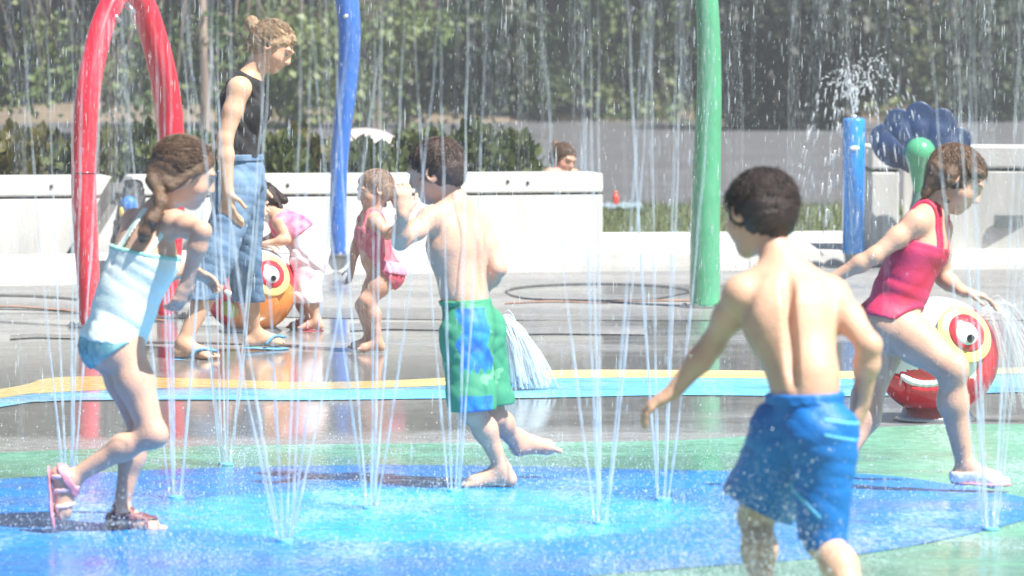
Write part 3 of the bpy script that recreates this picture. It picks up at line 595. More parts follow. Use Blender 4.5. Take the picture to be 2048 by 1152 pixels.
# dark wood at the back: one mass of trunks, undergrowth and overhanging crowns
n = 8000; c = np.stack([rng.uniform(-15, 15, n), rng.uniform(86, 97, n), rng.uniform(.1, 3.4, n)], 1); v, f = leaves(c, rng.normal(0, 1, (n, 3)), .34, .3, 5, .3)
n2 = 4000; c2 = np.stack([rng.uniform(-22, 26, n2), rng.uniform(84, 97, n2), rng.uniform(4.2, 10, n2)], 1); v2, f2 = leaves(c2, rng.normal(0, 1, (n2, 3)), .85, .5, 4, .1)
tag(mesh('far_woods', np.concatenate([v, v2]), np.concatenate([f, f2+len(v)]), LG[1], smooth=False), 'dark mass of the wood beyond the dry bank', 'woods', kind='stuff')
bm_ = MB()
for i in range(60):
    x = -15+i*.5+random.uniform(-.3, .3); y = random.uniform(88, 97); bm_.tube([(x, y, 0), (x+random.uniform(-.1, .1), y, 2), (x+random.uniform(-.4, .4), y, 8)], [.16, .13, .07], 7)
tag(bm_.build('far_tree_trunks', M_BARK, smooth=True), 'thin dark trunks standing in the far wood', 'woods', kind='stuff')
# shrubs behind the seat walls
M_SHR = [leaf_mat('shrub blades', (.055, .085, .03), (.14, .165, .065), 6), leaf_mat('olive shrub blades', (.11, .10, .03), (.18, .17, .06), 6)]
def shrub(px, D, wpx, py, label, m):
    b = P(px, 300, D); wd = wpx/F*D; zt = P(px, py, D)[2]; n = int(500+wd*900); e_ = empty('shrub', (b[0], b[1], 0)); tag(e_, label, 'shrub', 'shrubs behind the seat walls'); o0 = (b[0], b[1], 0)
    st = MB(); root = np.array((b[0], b[1], 0)); cs, ds = [], []
    for i in range(26):
        a_ = random.uniform(0, 6.28); r_ = random.random()**.6*wd*.5; tip = root+np.array((r_*math.cos(a_), r_*math.sin(a_)*.7, zt*random.uniform(.72, 1.0)*(1-.25*(r_/(wd*.5))**3)))
        m_ = .5*(root+tip)+np.array((.3*r_*math.cos(a_)*.6, 0, .1)); st.tube(spline([root, m_, tip], 6), [.008, .007, .006, .005, .004, .003, .002], 4)
        for k in range(18): t_ = random.uniform(.25, 1); cs.append((1-t_)**2*root+2*t_*(1-t_)*m_+t_*t_*tip); ds.append(nrm(tip-m_))
    st.build('stem', M_BARK, e_, o0, True); v, f = leaves(np.array(cs), np.array(ds), .10, .045, 6, -.35)
    v = v.reshape(-1, 4, 3); c0 = v.mean(1, keepdims=True); mesh('foliage', (v-0).reshape(-1, 3), f, m, e_, o0, False)
for i, (px, D, wp, py, lb) in enumerate([(-30, 33.5, 170, 250, 'olive shrub at the left end behind the wall'), (75, 34.2, 150, 262, 'olive shrub left of the red arch leg'), (185, 33.6, 150, 268, 'shrub behind the left leg of the red arch'), (275, 34, 130, 255, 'green shrub between the legs of the red arch'), (370, 33.6, 140, 270, 'shrub behind the girl with the braid'),
        (545, 33.8, 120, 268, 'shrub just right of the woman in black'), (615, 34.3, 130, 258, 'bushy green shrub left of the blue pole'), (730, 33.7, 130, 290, 'low shrub under the white sunshade'), (850, 34.2, 120, 262, 'shrub behind the head of the boy in green shorts'), (960, 33.8, 120, 258, 'green shrub right of the boy in green shorts'), (1030, 34.2, 90, 275, 'last shrub of the row, left of the seated bather')]):
    shrub(px, D, wp, py, lb, M_SHR[1 if i in (0, 1, 6) else 0])
# ------------------------------------------------------------------ play equipment
def paint(name, c, rough=.22): return mat(name, c, rough, var=.08, vscale=7, bump=.03, bscale=90, coat=.6)
M_PRED, M_PBLUE, M_PBLUE2, M_PGRN = paint('red gloss paint', (.62, .02, .045)), paint('blue gloss paint', (.03, .14, .50)), paint('bright blue gloss paint', (.02, .27, .80)), paint('green gloss paint', (.075, .34, .18))
M_STEEL = mat('steel', (.45, .46, .47), .3, metallic=.9, var=.1)
M_WHT = mat('white plastic', (.8, .8, .78), .35, var=.05)
def pipe(name, parts, label, cat):
    base = parts[0][1][0]; o0 = (base[0], base[1], 0); e_ = empty(name, o0); tag(e_, label, cat)
    for nm, pts, rad, m in parts:
        t = MB(); pp = spline(pts, 44); rr = [float(np.interp(i/44*(len(rad)-1), range(len(rad)), rad)) for i in range(45)] if hasattr(rad, '__len__') else [rad]*45; t.tube(pp, rr, 24); t.build(nm, m, e_, o0, True)
    return e_, o0
def flange(e_, o0, p, r, z=.012):
    t = MB(); t.tube([(p[0], p[1], 0.004), (p[0], p[1], z)], r, 24); t.build('base_plate', M_STEEL, e_, o0)
    for k in range(6):
        b = MB(); a_ = k*math.pi/3; q = (p[0]+r*.8*math.cos(a_), p[1]+r*.8*math.sin(a_)); b.tube([(q[0], q[1], z), (q[0], q[1], z+.015)], .012, 6); b.build('bolt', M_STEEL, e_, o0)
D1, D2 = 23.9, 24.7
Lg = [P(180, 655, D1)*np.array((1, 1, 0)), P(178, 585, D1), P(172, 480, D1), P(168, 400, D1), P(168, 300, D1), P(174, 200, D1), P(189, 110, D1+.1), P(209, 40, D1+.2), P(236, -12, D1+.3), P(262, -20, D1+.42)]
Rg = [P(262, -20, D1+.42), P(285, 10, D1+.5), P(303, 60, D1+.55), P(322, 130, D1+.6), P(336, 210, D1+.68), P(343, 290, D1+.72), P(345, 380, D1+.78), P(342, 480, D2), P(336, 570, D2), P(333, 630, D2)*np.array((1, 1, 0))]
e_, o0 = pipe('spray_arch', [('arch_tube', Lg, [.055, .06, .066, .067, .067, .067, .067, .066, .066, .068], M_PRED), ('arch_tube', Rg, [.068, .072, .074, .076, .076, .075, .07, .066, .06, .055], M_PRED)], 'tall glossy red spray arch standing behind the girl with the braid', 'spray arch')
flange(e_, o0, Lg[0], .12); flange(e_, o0, Rg[-1], .12)
t = MB(); p = P(168, 345, D1); t.tube([p-np.array((0, 0, .006)), p+np.array((0, 0, .006))], .0685, 24); t.build('joint_ring', paint('dark red paint', (.30, .015, .03)), e_, o0, True)
for px, py in ((222, 24), (214, 50), (252, 8)):
    t = MB(); p = P(px, py, D1+.2); t.tube([p, p+np.array((.05, -.02, -.05))], [.018, .012], 10); t.build('nozzle', M_STEEL, e_, o0, True)
Db = 29.6
Bp = [P(677, 534, Db)*np.array((1, 1, 0))+np.array((0, 0, .1)), P(676, 450, Db), P(677, 380, Db), P(679, 320, Db), P(684, 260, Db), P(691, 200, Db), P(697, 130, Db), P(699, 60, Db), P(694, 0, Db), P(684, -60, Db), P(676, -130, Db)]
e_, o0 = pipe('wavy_pole', [('pole_tube', Bp, [.052, .056, .056, .058, .062, .066, .07, .075, .078, .076, .07], M_PBLUE)], 'tall wavy blue pole in front of the pale seat wall', 'spray pole')
t = MB(); p = Bp[0]; t.tube([(p[0], p[1], .1), (p[0], p[1], .112)], .09, 24); t.build('base_plate', M_STEEL, e_, o0)
for k in range(3):
    t = MB(); p = P(690, 33-k*70, Db-.078); t.tube([p, p+np.array((.012, -.03, .005))], [.012, .009], 10); t.build('nozzle', M_WHT, e_, o0, True)
Dg = 25.6
Gp = [P(1411, 612, Dg)*np.array((1, 1, 0)), P(1410, 560, Dg), P(1410, 480, Dg), P(1412, 400, Dg), P(1415, 300, Dg), P(1418, 200, Dg), P(1418, 100, Dg), P(1414, 0, Dg), P(1406, -80, Dg)]
e_, o0 = pipe('spray_post', [('post_tube', Gp, [.088, .087, .086, .084, .078, .072, .068, .064, .06], M_PGRN)], 'thick green post beside the running boy in blue shorts', 'spray post'); flange(e_, o0, Gp[0], .15)
Dc = 29.9; b = P(1707, 505, Dc); b[2] = .1; tp = P(1707, 236, Dc); o0 = (b[0], b[1], 0)
e_ = empty('spray_bollard', o0); tag(e_, 'short bright blue spray bollard with a white highlight spot painted on it', 'bollard')
t = MB(); t.tube([b, (b[0], b[1], tp[2]-.02), (b[0], b[1], tp[2]-.005), (b[0], b[1], tp[2])], [.075, .075, .072, .05], 28); t.build('bollard_tube', M_PBLUE2, e_, o0, True)
t = MB(); t.tube([(b[0], b[1], tp[2]-.002), (b[0], b[1], tp[2]+.02)], [.03, .02], 14); t.build('nozzle', M_STEEL, e_, o0, True)
s = Sdf(); s.ell((b[0], b[1]-.074, P(0, 296, Dc)[2]), np.eye(3), (.032, .01, .016)); V, f = polygonise(s, .003); mesh('painted_glint', V, f, M_WHT, e_, o0)  # white blob standing for the highlight on the bollard
# flower: blue petals fan + green bulb on a stem
Df = 29.9; M_PETAL = paint('dull blue paint', (.010, .036, .11), .45); M_STEM = paint('grey green paint', (.10, .20, .17), .5); c = P(1842, 330, Df); o0 = (c[0], c[1], 0); e_ = empty('spray_flower', o0); tag(e_, 'large spray flower with blue petals round a green bulb', 'spray flower')
t = MB(); t.tube(spline([(c[0]-.02, c[1], .1), (c[0]-.03, c[1], .3), (c[0]-.015, c[1], .5), (c[0], c[1], c[2]-.05)], 14), [.05]*8+[.042]*7, 18); t.build('stem', M_STEM, e_, o0, True)
s = Sdf(); k1 = P(1840, 308, Df-.16); k2 = P(1836, 375, Df-.12); s.cone(k1, k2, .098, .035, .03); s.sph(k1+np.array((0, 0, .01)), .1); V, f = polygonise(s, .007); mesh('bulb', V, f, M_PGRN, e_, o0)
for px, py, rx, rz, an in ((1784, 292, .125, .17, -.75), (1806, 268, .125, .18, -.36), (1838, 262, .13, .20, 0.02), (1874, 268, .13, .18, .34), (1898, 296, .12, .17, .85), (1842, 300, .20, .17, .0)):
    q = P(px, py, Df+.02); ax = np.array(((math.cos(an), 0, -math.sin(an)), (0, 1, 0), (math.sin(an), 0, math.cos(an)))); s = Sdf(); s.ell(q, ax, (rx, .011, rz)); s.cone(q, c, .05, .04, .05, (np.array((0, 1, 0)), 1.8)); V, f = polygonise(s, .008)
    mesh('petal', V, f, M_PETAL, e_, o0)
# fish
M_FW, M_FO, M_FR, M_FY, M_FOL = paint('white gelcoat', (.74, .74, .72)), paint('orange gelcoat', (.78, .26, .05)), paint('red gelcoat', (.66, .035, .05)), paint('cream yellow gelcoat', (.80, .58, .20)), paint('olive gelcoat', (.32, .34, .07))
M_BLK = paint('black gelcoat', (.01, .01, .012))
def disc_on(s_c, R, dirv, rad, th, m, name, par, o0, lift=0):
    d = nrm(dirv); u = nrm(np.cross(d, (0, 0, 1))); v_ = np.cross(d, u); p = s_c+d*(R*math.sqrt(max(0, 1-(rad/R)**2))*.35+R*.65+lift)
    s = Sdf(); s.ell(p, np.array((u, v_, d)), (rad, rad, th), .01); V, f = polygonise(s, .004); return mesh(name, V, f, m, par, o0)
def fish(px, py, D, R, low, label, eyedir, bodymats, bodysplit, spots, tail, mouth):
    c = P(px, py, D); c[2] = max(c[2], R*.93+low); o0 = (c[0], c[1], 0); e_ = empty('spray_fish', o0); tag(e_, label, 'spray toy', 'round spray fish on the deck')
    t = MB(); t.tube([(c[0], c[1], .0), (c[0], c[1], .02), (c[0], c[1], c[2]-R*.7)], [R*.72, R*.6, R*.45], 24); t.build('pedestal', M_STEEL, e_, o0, True)
    s = Sdf(); s.ell(c, np.eye(3), (R*1.04, R*.95, R*.98), .02); V, f = polygonise(s, .009)
    cc = V[f].mean(1)-c; nx_ = cc/np.linalg.norm(cc, axis=1)[:, None]; mesh('body', V, f, bodymats, e_, o0, True, bodysplit(nx_))
    td = nrm(tail); s = Sdf(); pt = c+td*R*.9; sd_ = nrm(np.cross(td, (0, 1, .0))); 
    for sg in (-1, 1): s.cone(pt, pt+td*R*.35+sd_*sg*R*.42, R*.16, R*.10, .03, (np.array((0, 1, 0)), 2.2))
    V, f = polygonise(s, .008); mesh('tail_fin', V, f, bodymats[-1], e_, o0)
    disc_on(c, R, eyedir, R*.50, R*.10, M_FY, 'eye_ring', e_, o0, .0); disc_on(c, R, eyedir, R*.33, R*.12, M_FR, 'eye_ring', e_, o0, .012)
    ey = disc_on(c, R, nrm(eyedir)+np.array((-.05, 0, -.05)), R*.23, R*.16, M_FW, 'eye', e_, o0, .012); disc_on(c, R, nrm(eyedir)+np.array((-.03, -.02, -.13)), R*.075, R*.16, M_BLK, 'pupil', ey, o0, .03)
    for dv, rd, m in spots: disc_on(c, R, dv, rd*R, R*.06, m, 'spot', e_, o0)
    md = nrm(mouth); s = Sdf(); u = nrm(np.cross(md, (0, 0, 1))); v_ = np.cross(md, u)
    pts = [c+nrm(md+u*x+v_*(-.55*x*x+.05))*R*.99 for x in np.linspace(-.42, .42, 9)]
    for i in range(8): s.cone(pts[i], pts[i+1], R*.055, R*.055, .01)
    V, f = polygonise(s, .005); mesh('lip', V, f, M_FW, e_, o0)
    s = Sdf(); p2 = [p-np.array((0, 0, R*.10)) for p in pts[2:-2]]
    for i in range(len(p2)-1): s.cone(p2[i], p2[i+1], R*.06, R*.06, .01)
    V, f = polygonise(s, .005); mesh('lip', V, f, M_FR, e_, o0)
    return c
f1 = fish(500, 580, 23.55, .235, .0, 'round white and orange spray fish that the small child in pink leans on', (.50, -.78, .38), [M_FW, M_FO, M_FR],
     lambda n: np.where((n@nrm((-.1, -.6, -.75)) > .05), np.where(n[:, 0] < -.45, 2, 1), np.where(n[:, 0] > .80, 2, np.where(n[:, 0] < -.55, 2, 0))), [((.32, -.88, -.38), .40, M_FO), ((-.42, -.85, -.42), .22, M_FOL), ((-.78, -.6, -.1), .16, M_FO)], (-1, .2, .1), (-.1, -.95, -.05))
f2 = fish(1872, 712, 18.1, .245, .0, 'round white and red spray fish behind the girl in the red swimsuit', (.40, -.80, .42), [M_FW, M_FR, M_FR],
     lambda n: np.where((n@nrm((-.1, -.45, -.9)) > .58), 1, np.where(n[:, 0] > .60, 1, 0)), [((-.75, -.6, -.45), .20, M_FR)], (-1, .3, .1), (-.25, -.9, -.36))
# things by the wall and beyond
M_BAG = mat('black nylon', (.02, .022, .026), .6, var=.3, vscale=40, bump=.3, bscale=120)
c = P(262, 430, 28.4); o0 = (c[0], c[1], 0); e_ = empty('backpack', o0); tag(e_, 'black backpack with a blue pouch leaning on the seat wall by the arch', 'backpack')
s = Sdf(); b0 = P(258, 480, 28.5); b1 = P(266, 385, 28.75); s.cone(b0, b1, .11, .075, .04, (np.array((0, 1, 0)), 1.4)); V, f = polygonise(s, .008, 0, (), folds([((3, 1, 9), 6, 0), ((8, 0, -4), 5, 1)], .004)); mesh('bag_body', V, f, M_BAG, e_, o0)
s = Sdf(); s.ell(P(258, 412, 28.38), np.eye(3), (.055, .045, .065)); V, f = polygonise(s, .006); mesh('pouch', V, f, mat('blue nylon', (.03, .16, .48), .5, bump=.2), e_, o0)
s = Sdf(); s.ell(P(244, 424, 28.36), np.eye(3), (.018, .02, .035)); V, f = polygonise(s, .005); mesh('tag', V, f, mat('yellow tag', (.75, .55, .15), .5), e_, o0)
t = MB(); t.tube(spline([b1, b1+np.array((-.05, -.02, .07)), b1+np.array((.05, -.01, .07)), b1+np.array((.06, 0, -.02))], 12), .008, 6); t.build('strap', M_BAG, e_, o0, True)
# white sunshade seen over the shrubs
M_SHADE = mat('white canvas', (.50, .45, .43), .7, var=.1, vscale=6); M_SHADEP = mat('pink canvas', (.66, .45, .42), .7)
Du = 46; c = P(724, 300, Du); o0 = (c[0], c[1], 0); e_ = empty('sunshade', o0); tag(e_, 'low white and pink domed sunshade beyond the shrubs', 'sunshade')
Rx = 82/F*Du; top = P(724, 256, Du)[2]; bt = P(724, 300, Du)[2]; V = []; Fc = []; mi = []; NS, NR = 32, 8
for i in range(NR+1):
    t_ = i/NR*math.pi/2
    for k in range(NS): V.append((c[0]+Rx*math.sin(t_)*math.cos(2*math.pi*k/NS), c[1]+Rx*math.sin(t_)*math.sin(2*math.pi*k/NS), bt+(top-bt)*math.cos(t_)))
for i in range(NR):
    for k in range(NS): Fc.append((i*NS+k, (i+1)*NS+k, (i+1)*NS+(k+1) % NS, i*NS+(k+1) % NS)); mi.append(1 if i == NR-1 else 0)
o = mesh('canopy', V, Fc, [M_SHADE, M_SHADEP], e_, o0, True, mi); md = o.modifiers.new('t', 'SOLIDIFY'); md.thickness = .01
t = MB(); t.tube([(c[0], c[1], 0), (c[0], c[1], top)], .02, 8); t.build('pole', M_STEEL, e_, o0, True)
for k in range(8):
    t = MB(); an = k*math.pi/4+.1; t.tube([(c[0]+Rx*math.sin(q)*math.cos(an)*.985, c[1]+Rx*math.sin(q)*math.sin(an)*.985, bt+(top-bt)*math.cos(q)-.006) for q in np.linspace(0, math.pi/2, 9)], .008, 5); t.build('rib', M_STEEL, e_, o0, True)
# towel and red bottle on the lawn
c = G(1228, 423); o0 = (c[0], c[1], 0); v = []; nxg = 14
for i in range(nxg+1):
    for k in range(nxg+1): v.append((c[0]-.12+.36*i/nxg, c[1]-.35+.7*k/nxg, .055+.012*math.sin(i*1.3+k*.7)+.01*math.sin(k*1.9)))
o = mesh('towel', v, [(i*(nxg+1)+k, (i+1)*(nxg+1)+k, (i+1)*(nxg+1)+k+1, i*(nxg+1)+k+1) for i in range(nxg) for k in range(nxg)], mat('pale blue towel', (.24, .32, .38), .9, bump=.5, bscale=200), None, o0); md = o.modifiers.new('t', 'SOLIDIFY'); md.thickness = .022; tag(o, 'pale blue folded towel on the lawn past the seat wall', 'towel')
b = P(1231, 415, c[1]); b[2] = .062; e_ = empty('bottle', (b[0], b[1], .062)); tag(e_, 'red bottle standing on the pale blue towel', 'bottle'); o0 = (b[0], b[1], .062); H = 27/F*c[1]
t = MB(); t.tube([b, b+np.array((0, 0, .01)), b+np.array((0, 0, H*.62)), b+np.array((0, 0, H*.8))], [.026, .029, .029, .014], 16); t.build('bottle_body', paint('red plastic', (.62, .06, .04)), e_, o0, True)
t = MB(); t.tube([b+np.array((0, 0, H*.8)), b+np.array((0, 0, H))], [.015, .013], 12); t.build('cap', mat('orange cap', (.7, .2, .08), .4), e_, o0, True)
# ------------------------------------------------------------------ the people
M_HBR = mat('brown hair', (.075, .042, .026), .45, col2=(.16, .095, .055), vscale=60, bump=.5, bscale=240, spec=.5)
M_HDK = mat('dark brown hair', (.010, .005, .004), .42, col2=(.028, .013, .010), vscale=60, bump=.5, bscale=240, spec=.5)
M_HBL = mat('blond hair', (.22, .14, .08), .5, col2=(.40, .28, .17), vscale=60, bump=.5, bscale=240, spec=.5)
M_HLB = mat('wet light brown hair', (.20, .125, .085), .35, col2=(.32, .21, .15), vscale=50, bump=.5, bscale=200, spec=.6)
KID = dict(head=1.0, neck=.042, chest=.112, waist=.098, hip=.104, arm=.034, thigh=.068, hand=.135, foot=.195)
TOD = dict(head=.88, neck=.034, chest=.086, waist=.086, hip=.088, arm=.027, thigh=.056, hand=.10, foot=.14)
def up_n(x0, y0, x1, y1): return nrm((-(-(y1-y0))*-1.0*0+(y1-y0), 0, (x1-x0)))   # normal (pointing up) of an edge drawn left to right
def edge(x0, y0, x1, y1, D, tilt=0): n = up_n(x0, y0, x1, y1); n[1] = tilt; return plane(P((x0+x1)/2, (y0+y1)/2, D), n)
def neg(f): return lambda X, Y, Z: -f(X, Y, Z)
def shoe(o, s, g, j, k, d, L, org, msole, mstrap, straps=(.1, .42), up=(0, 0, 1), name='sandal'):
    d = nrm(d); up = np.asarray(up, float); hl, bl = j['heel'+k], j['ball'+k]; t = np.cross(d, up); q = Sdf()
    sh = -up*(.13*L+.006); q.cone(hl+sh-d*.02*L, bl+sh, .16*L, .20*L, .01, (up, 6)); q.cone(bl+sh, bl+sh+d*.14*L, .20*L, .17*L, .01, (up, 6)); V, f = polygonise(q, .004); e = mesh(name, V, f, msole, o, org)
    ft = s.sub(g)
    for x in straps:
        V, f = polygonise(ft, .004, .005, [slab(hl+d*x*L, d, .035*L), plane(hl-up*.13*L, -up)]); 
        if len(f): mesh('strap', V, f, mstrap, e, org)
    return e
# ---- 1 girl with the braid, running to the right (D 14)
D = 14.0
J = dict(head=(368, 345, 0), _f=(.86, .22, -.36), _u=(.38, 0, .92), neck=(312, 428, .0), shR=(352, 448, -.09), shL=(268, 446, .10), elR=(404, 462, -.24), wrR=(374, 562, -.2), elL=(300, 560, .22), wrL=(372, 540, .24),
         chest=(288, 515, 0), waist=(252, 605, 0), pelvis=(234, 668, 0), hipR=(246, 695, -.06), hipL=(226, 695, .06), knR=(306, 868, -.10), anR=(142, 958, -.06), knL=(286, 862, .05), anL=(240, 1026, .05),
         _hdR=(-.35, .1, -.9), _hnR=(-.6, .7, .1), _hdL=(.8, 0, -.3), _hnL=(0, -.6, -.8), _fdR=(.14, .0, -1), _fuR=(1, 0, .14), _fdL=(1, -.08, -.02), _curlR=.7)
o, s, j, q, A, org, fr = person(J, D, dict(KID, waist=.1, hip=.106, thigh=.061), 'girl in a white swimsuit with a long braid running in sandals')
M_MINT = mat('white mint swim fabric', (.78, .85, .78), .6, col2=(.66, .80, .72), vscale=9, bump=.15, bscale=120); M_TRIM = mat('mint trim', (.30, .62, .54), .6); M_TEAL = mat('teal patterned swim fabric', (.07, .24, .28), .6, col2=(.28, .52, .48), vscale=22, bump=.1)
tors = s.sub('torso', 'pelvis'); wr = folds([((.3, .2, 1), 70, 0), ((.6, .1, .8), 55, 2)], .0009)
topc = edge(215, 492, 356, 516, D); botc = neg(edge(150, 672, 292, 690, D))
cloth('tankini_top', tors, M_MINT, o, org, .005, .011, [topc, botc], wr)
cloth('top_trim', tors, M_TRIM, o, org, .004, .0135, [edge(215, 488, 356, 511, D), neg(edge(215, 496, 356, 520, D))])
lowc = neg(edge(215, 640, 345, 640, D)); ld = [nrm(j['kn'+k]-j['hip'+k]) for k in 'LR']
bot = s.sub('pelvis', 'legL', 'legR'); bc = [edge(150, 662, 292, 682, D)]+[plane(j['hip'+k]+d*.02, d+np.array((.30, 0, .0))) for k, d in zip('LR', ld)]
cloth('swim_bottom', bot, M_TEAL, o, org, .005, .007, bc)
for a_, b_ in (((300, 505), (352, 432)), ((240, 495), (282, 432))):
    st = Sdf(); pa, pb_, = P(*a_, D), P(*b_, D); 
    for dy in (0,):
        V, f = polygonise(s.sub('torso'), .004, .006, [slab(.5*(pa+pb_), np.cross(pb_-pa, (0, 1, 0)), .009), neg(edge(215, 500, 356, 524, D))])
    mesh('strap', V, f, M_MINT, o, org)
br_pts = spline([q(0.02, -.07, -.01), q(.035, -.085, -.055), P(322, 408, D-.11), P(296, 450, D-.13), P(284, 480, D-.115)], 16)
hb = [(br_pts[i], br_pts[i+1], .020+.006*math.sin(i*1.9)-.0005*i, .020+.006*math.sin((i+1)*1.9)-.0005*i) for i in range(16)]
hb += [(q(.068, .02, .02), q(.076, -.03, -.05), .018, .016), (q(-.068, .02, .02), q(-.076, -.03, -.05), .018, .016), (q(.05, -.05, -.05), q(0, -.09, -.03), .03, .025)]
hair(o, org, q, A, 1.0, M_HBR, extra=hb, low=-.08, thick=1.02, target=(0.1, -.9, -.2), lift=.3)
M_SOLE = mat('white sole', (.75, .74, .72), .6); M_SPK = mat('pink sandal', (.62, .26, .32), .55, var=.2, vscale=40); M_SDK = mat('dark red sandal strap', (.16, .05, .055), .5, var=.3, vscale=50)
shoe(o, s, 'footL', j, 'L', J['_fdL'], .195, org, M_SOLE, M_SDK, (.02, .3, .55)); shoe(o, s, 'footR', j, 'R', nrm(J['_fdR']), .195, org, M_SPK, mat('pale pink strap', (.72, .52, .54), .5), (.02, .25, .5), nrm(J['_fuR']))
cloth('heel_strap', s.sub('footR', 'legR'), M_SPK, o, org, .004, .006, [slab(j['anR']+np.array((.0, 0, -.005)), nrm(j['knR']-j['anR']), .012)])
cloth('heel_strap', s.sub('footL', 'legL'), M_SDK, o, org, .004, .006, [slab(j['anL']+np.array((0, 0, -.008)), (0, 0, 1), .010)])
# ---- 2 woman in black top and capri jeans
D = 21.75
J = dict(head=(545, 93, 0), _f=(.84, -.20, -.58), _u=(.55, 0, .83), neck=(500, 158, 0), shR=(478, 178, -.15), shL=(505, 172, .16), elR=(450, 278, -.2), wrR=(455, 382, -.22), elL=(492, 275, .22), wrL=(505, 365, .18),
         chest=(484, 216, 0), waist=(480, 295, 0), pelvis=(484, 350, 0), hipR=(476, 382, -.09), hipL=(490, 380, .09), knR=(437, 512, -.18), anR=(366, 687, -.24), knL=(487, 520, .16), anL=(506, 664, .34),
         _hdR=(.12, 0, -1), _hnR=(.6, .7, 0), _hdL=(.2, 0, -1), _hnL=(.5, -.7, 0), _fdR=(.95, -.26, -.02), _fdL=(.9, .38, 0), _curlR=.45)
WOM = dict(head=1.08, neck=.055, chest=.136, waist=.112, hip=.132, arm=.048, thigh=.092, hand=.18, foot=.235)
o, s, j, q, A, org, fr = person(J, D, WOM, 'woman in a black tank top and blue capri jeans standing near the red arch', (.60, .37, .25), .006, back=False)
M_TANK = mat('black cotton', (.016, .016, .018), .8, var=.3, vscale=12, bump=.2, bscale=90); M_DEN = mat('blue denim', (.08, .16, .29), .8, col2=(.16, .26, .39), vscale=14, bump=.35, bscale=160)
s.ell(P(510, 222, D-.05), np.eye(3), (.06, .07, .065), .04, 'torso'); s.ell(P(512, 222, D+.08), np.eye(3), (.06, .07, .065), .04, 'torso')
fl = folds([((1, .3, .6), 40, 0), ((.2, 1, 1), 33, 1)], .004)
cloth('tank_top', s.sub('torso', 'pelvis'), M_TANK, o, org, .006, .012, [neg(edge(430, 318, 530, 314, D)), plane(P(496, 148, D), (.5, 0, 1)), plane(P(474, 165, D-.13), (-.15, -1, .35)), plane(P(480, 165, D+.14), (-.1, 1, .4))], fl)
pt = Sdf(); pt.p += [x for x in s.sub('pelvis').p]
for k in 'RL':
    hp, kn, an = j['hip'+k], j['kn'+k], j['an'+k]; he = kn*.48+an*.52
    pt.cone(hp, kn, .094, .073, .03, None); pt.cone(kn, he+(an-kn)*.06, .073, .068, .03, None)
hemR = j['knR']*.5+j['anR']*.5; hemL = j['knL']*.42+j['anL']*.58
dn = folds([((1, .2, .9), 42, 0), ((-.7, .3, 1), 36, 2), ((.1, .2, 1.), 60, 4)], .0015)
cut_hem = lambda X, Y, Z: np.where((X-(hemR[0]+hemL[0])/2) < 0, (hemR[2]-Z), (hemL[2]-Z))
jo = cloth('capri_jeans', pt, M_DEN, o, org, .006, .010, [edge(440, 311, 530, 311, D), cut_hem], dn)
cloth('waistband', s.sub('pelvis', 'torso'), M_DEN, jo, org, .006, .016, [edge(440, 308, 530, 308, D), neg(edge(440, 322, 530, 322, D))])
hair(o, org, q, A, 1.08, M_HBL, extra=[(q(0, -.10, .02), q(0, -.14, .035), .038, .034), (q(0, -.09, -.03), q(0, -.1, -.08), .03, .012), (q(.03, .06, .085), q(.03, .105, .06), .016, .008), (q(.075, .02, .02), q(.072, .01, -.05), .012, .005)], low=-.075, thick=1.04, grooves=.003, target=(0, -1, .3))
M_FLIP = mat('blue rubber flip-flop', (.10, .30, .52), .5)
for k, d in (('R', J['_fdR']), ('L', J['_fdL'])):
    e = shoe(o, s, 'foot'+k, j, k, (d[0], d[1], 0), .235, org, M_FLIP, M_FLIP, (), name='flip_flop'); dd = nrm((d[0], d[1], 0)); t_ = np.cross(dd, (0, 0, 1)); b = j['ball'+k]
    for sg in (-1, 1):
        m = MB(); m.tube(spline([b+dd*.05+np.array((0, 0, .02)), b-dd*.02+t_*sg*.035+np.array((0, 0, .028)), b-dd*.07+t_*sg*.045+np.array((0, 0, -.012))], 8), .007, 6); m.build('thong_strap', M_FLIP, e, org, True)
# ---- 3 child with a dark cap behind the fish
D = 24.4
J = dict(head=(500, 384, 0), _f=(.75, -.5, -.45), _u=(.4, 0, .9), neck=(486, 416, 0), shR=(476, 430, -.09), shL=(494, 428, .09), elR=(486, 475, -.14), wrR=(520, 490, -.1), elL=(505, 470, .12), wrL=(530, 485, .08), chest=(480, 455, 0), waist=(466, 505, 0), pelvis=(456, 545, 0),
         hipR=(458, 560, -.05), hipL=(458, 560, .05), knR=(492, 585, -.1), anR=(462, 628, -.06), knL=(495, 588, .1), anL=(470, 624, .06), _hdR=(1, 0, -.2), _hnR=(0, 0, -1), _hdL=(1, 0, -.2), _hnL=(0, 0, -1), _fdR=(1, -.1, 0), _fdL=(1, 0, 0))
o, s, j, q, A, org, fr = person(J, D, dict(TOD, head=.95), 'child in a black cap crouching behind the spray fish, half hidden', (.50, .28, .20), .007)
cloth('shirt', s.sub('torso', 'pelvis'), mat('dark red cotton', (.20, .03, .035), .8, bump=.2), o, org, .007, .012, [plane(j['neck'], (0, 0, 1))], fl)
s2 = Sdf(); s2.ell(q(0, -.01, .035), A, (.082, .10, .075)); cp = cloth('cap', s2, mat('black cap cotton', (.012, .013, .016), .8, bump=.2), o, org, .005, .002, [plane(q(0, 0, .03), -A[2])]); s2 = Sdf(); s2.cone(q(0, .085, .035), q(0, .145, .025), .06, .05, .02, (A[2], 9)); V, f = polygonise(s2, .004); mesh('visor', V, f, M_BAG, cp, org)
hair(o, org, q, A, .95, M_HDK, low=-.07, res=.006)
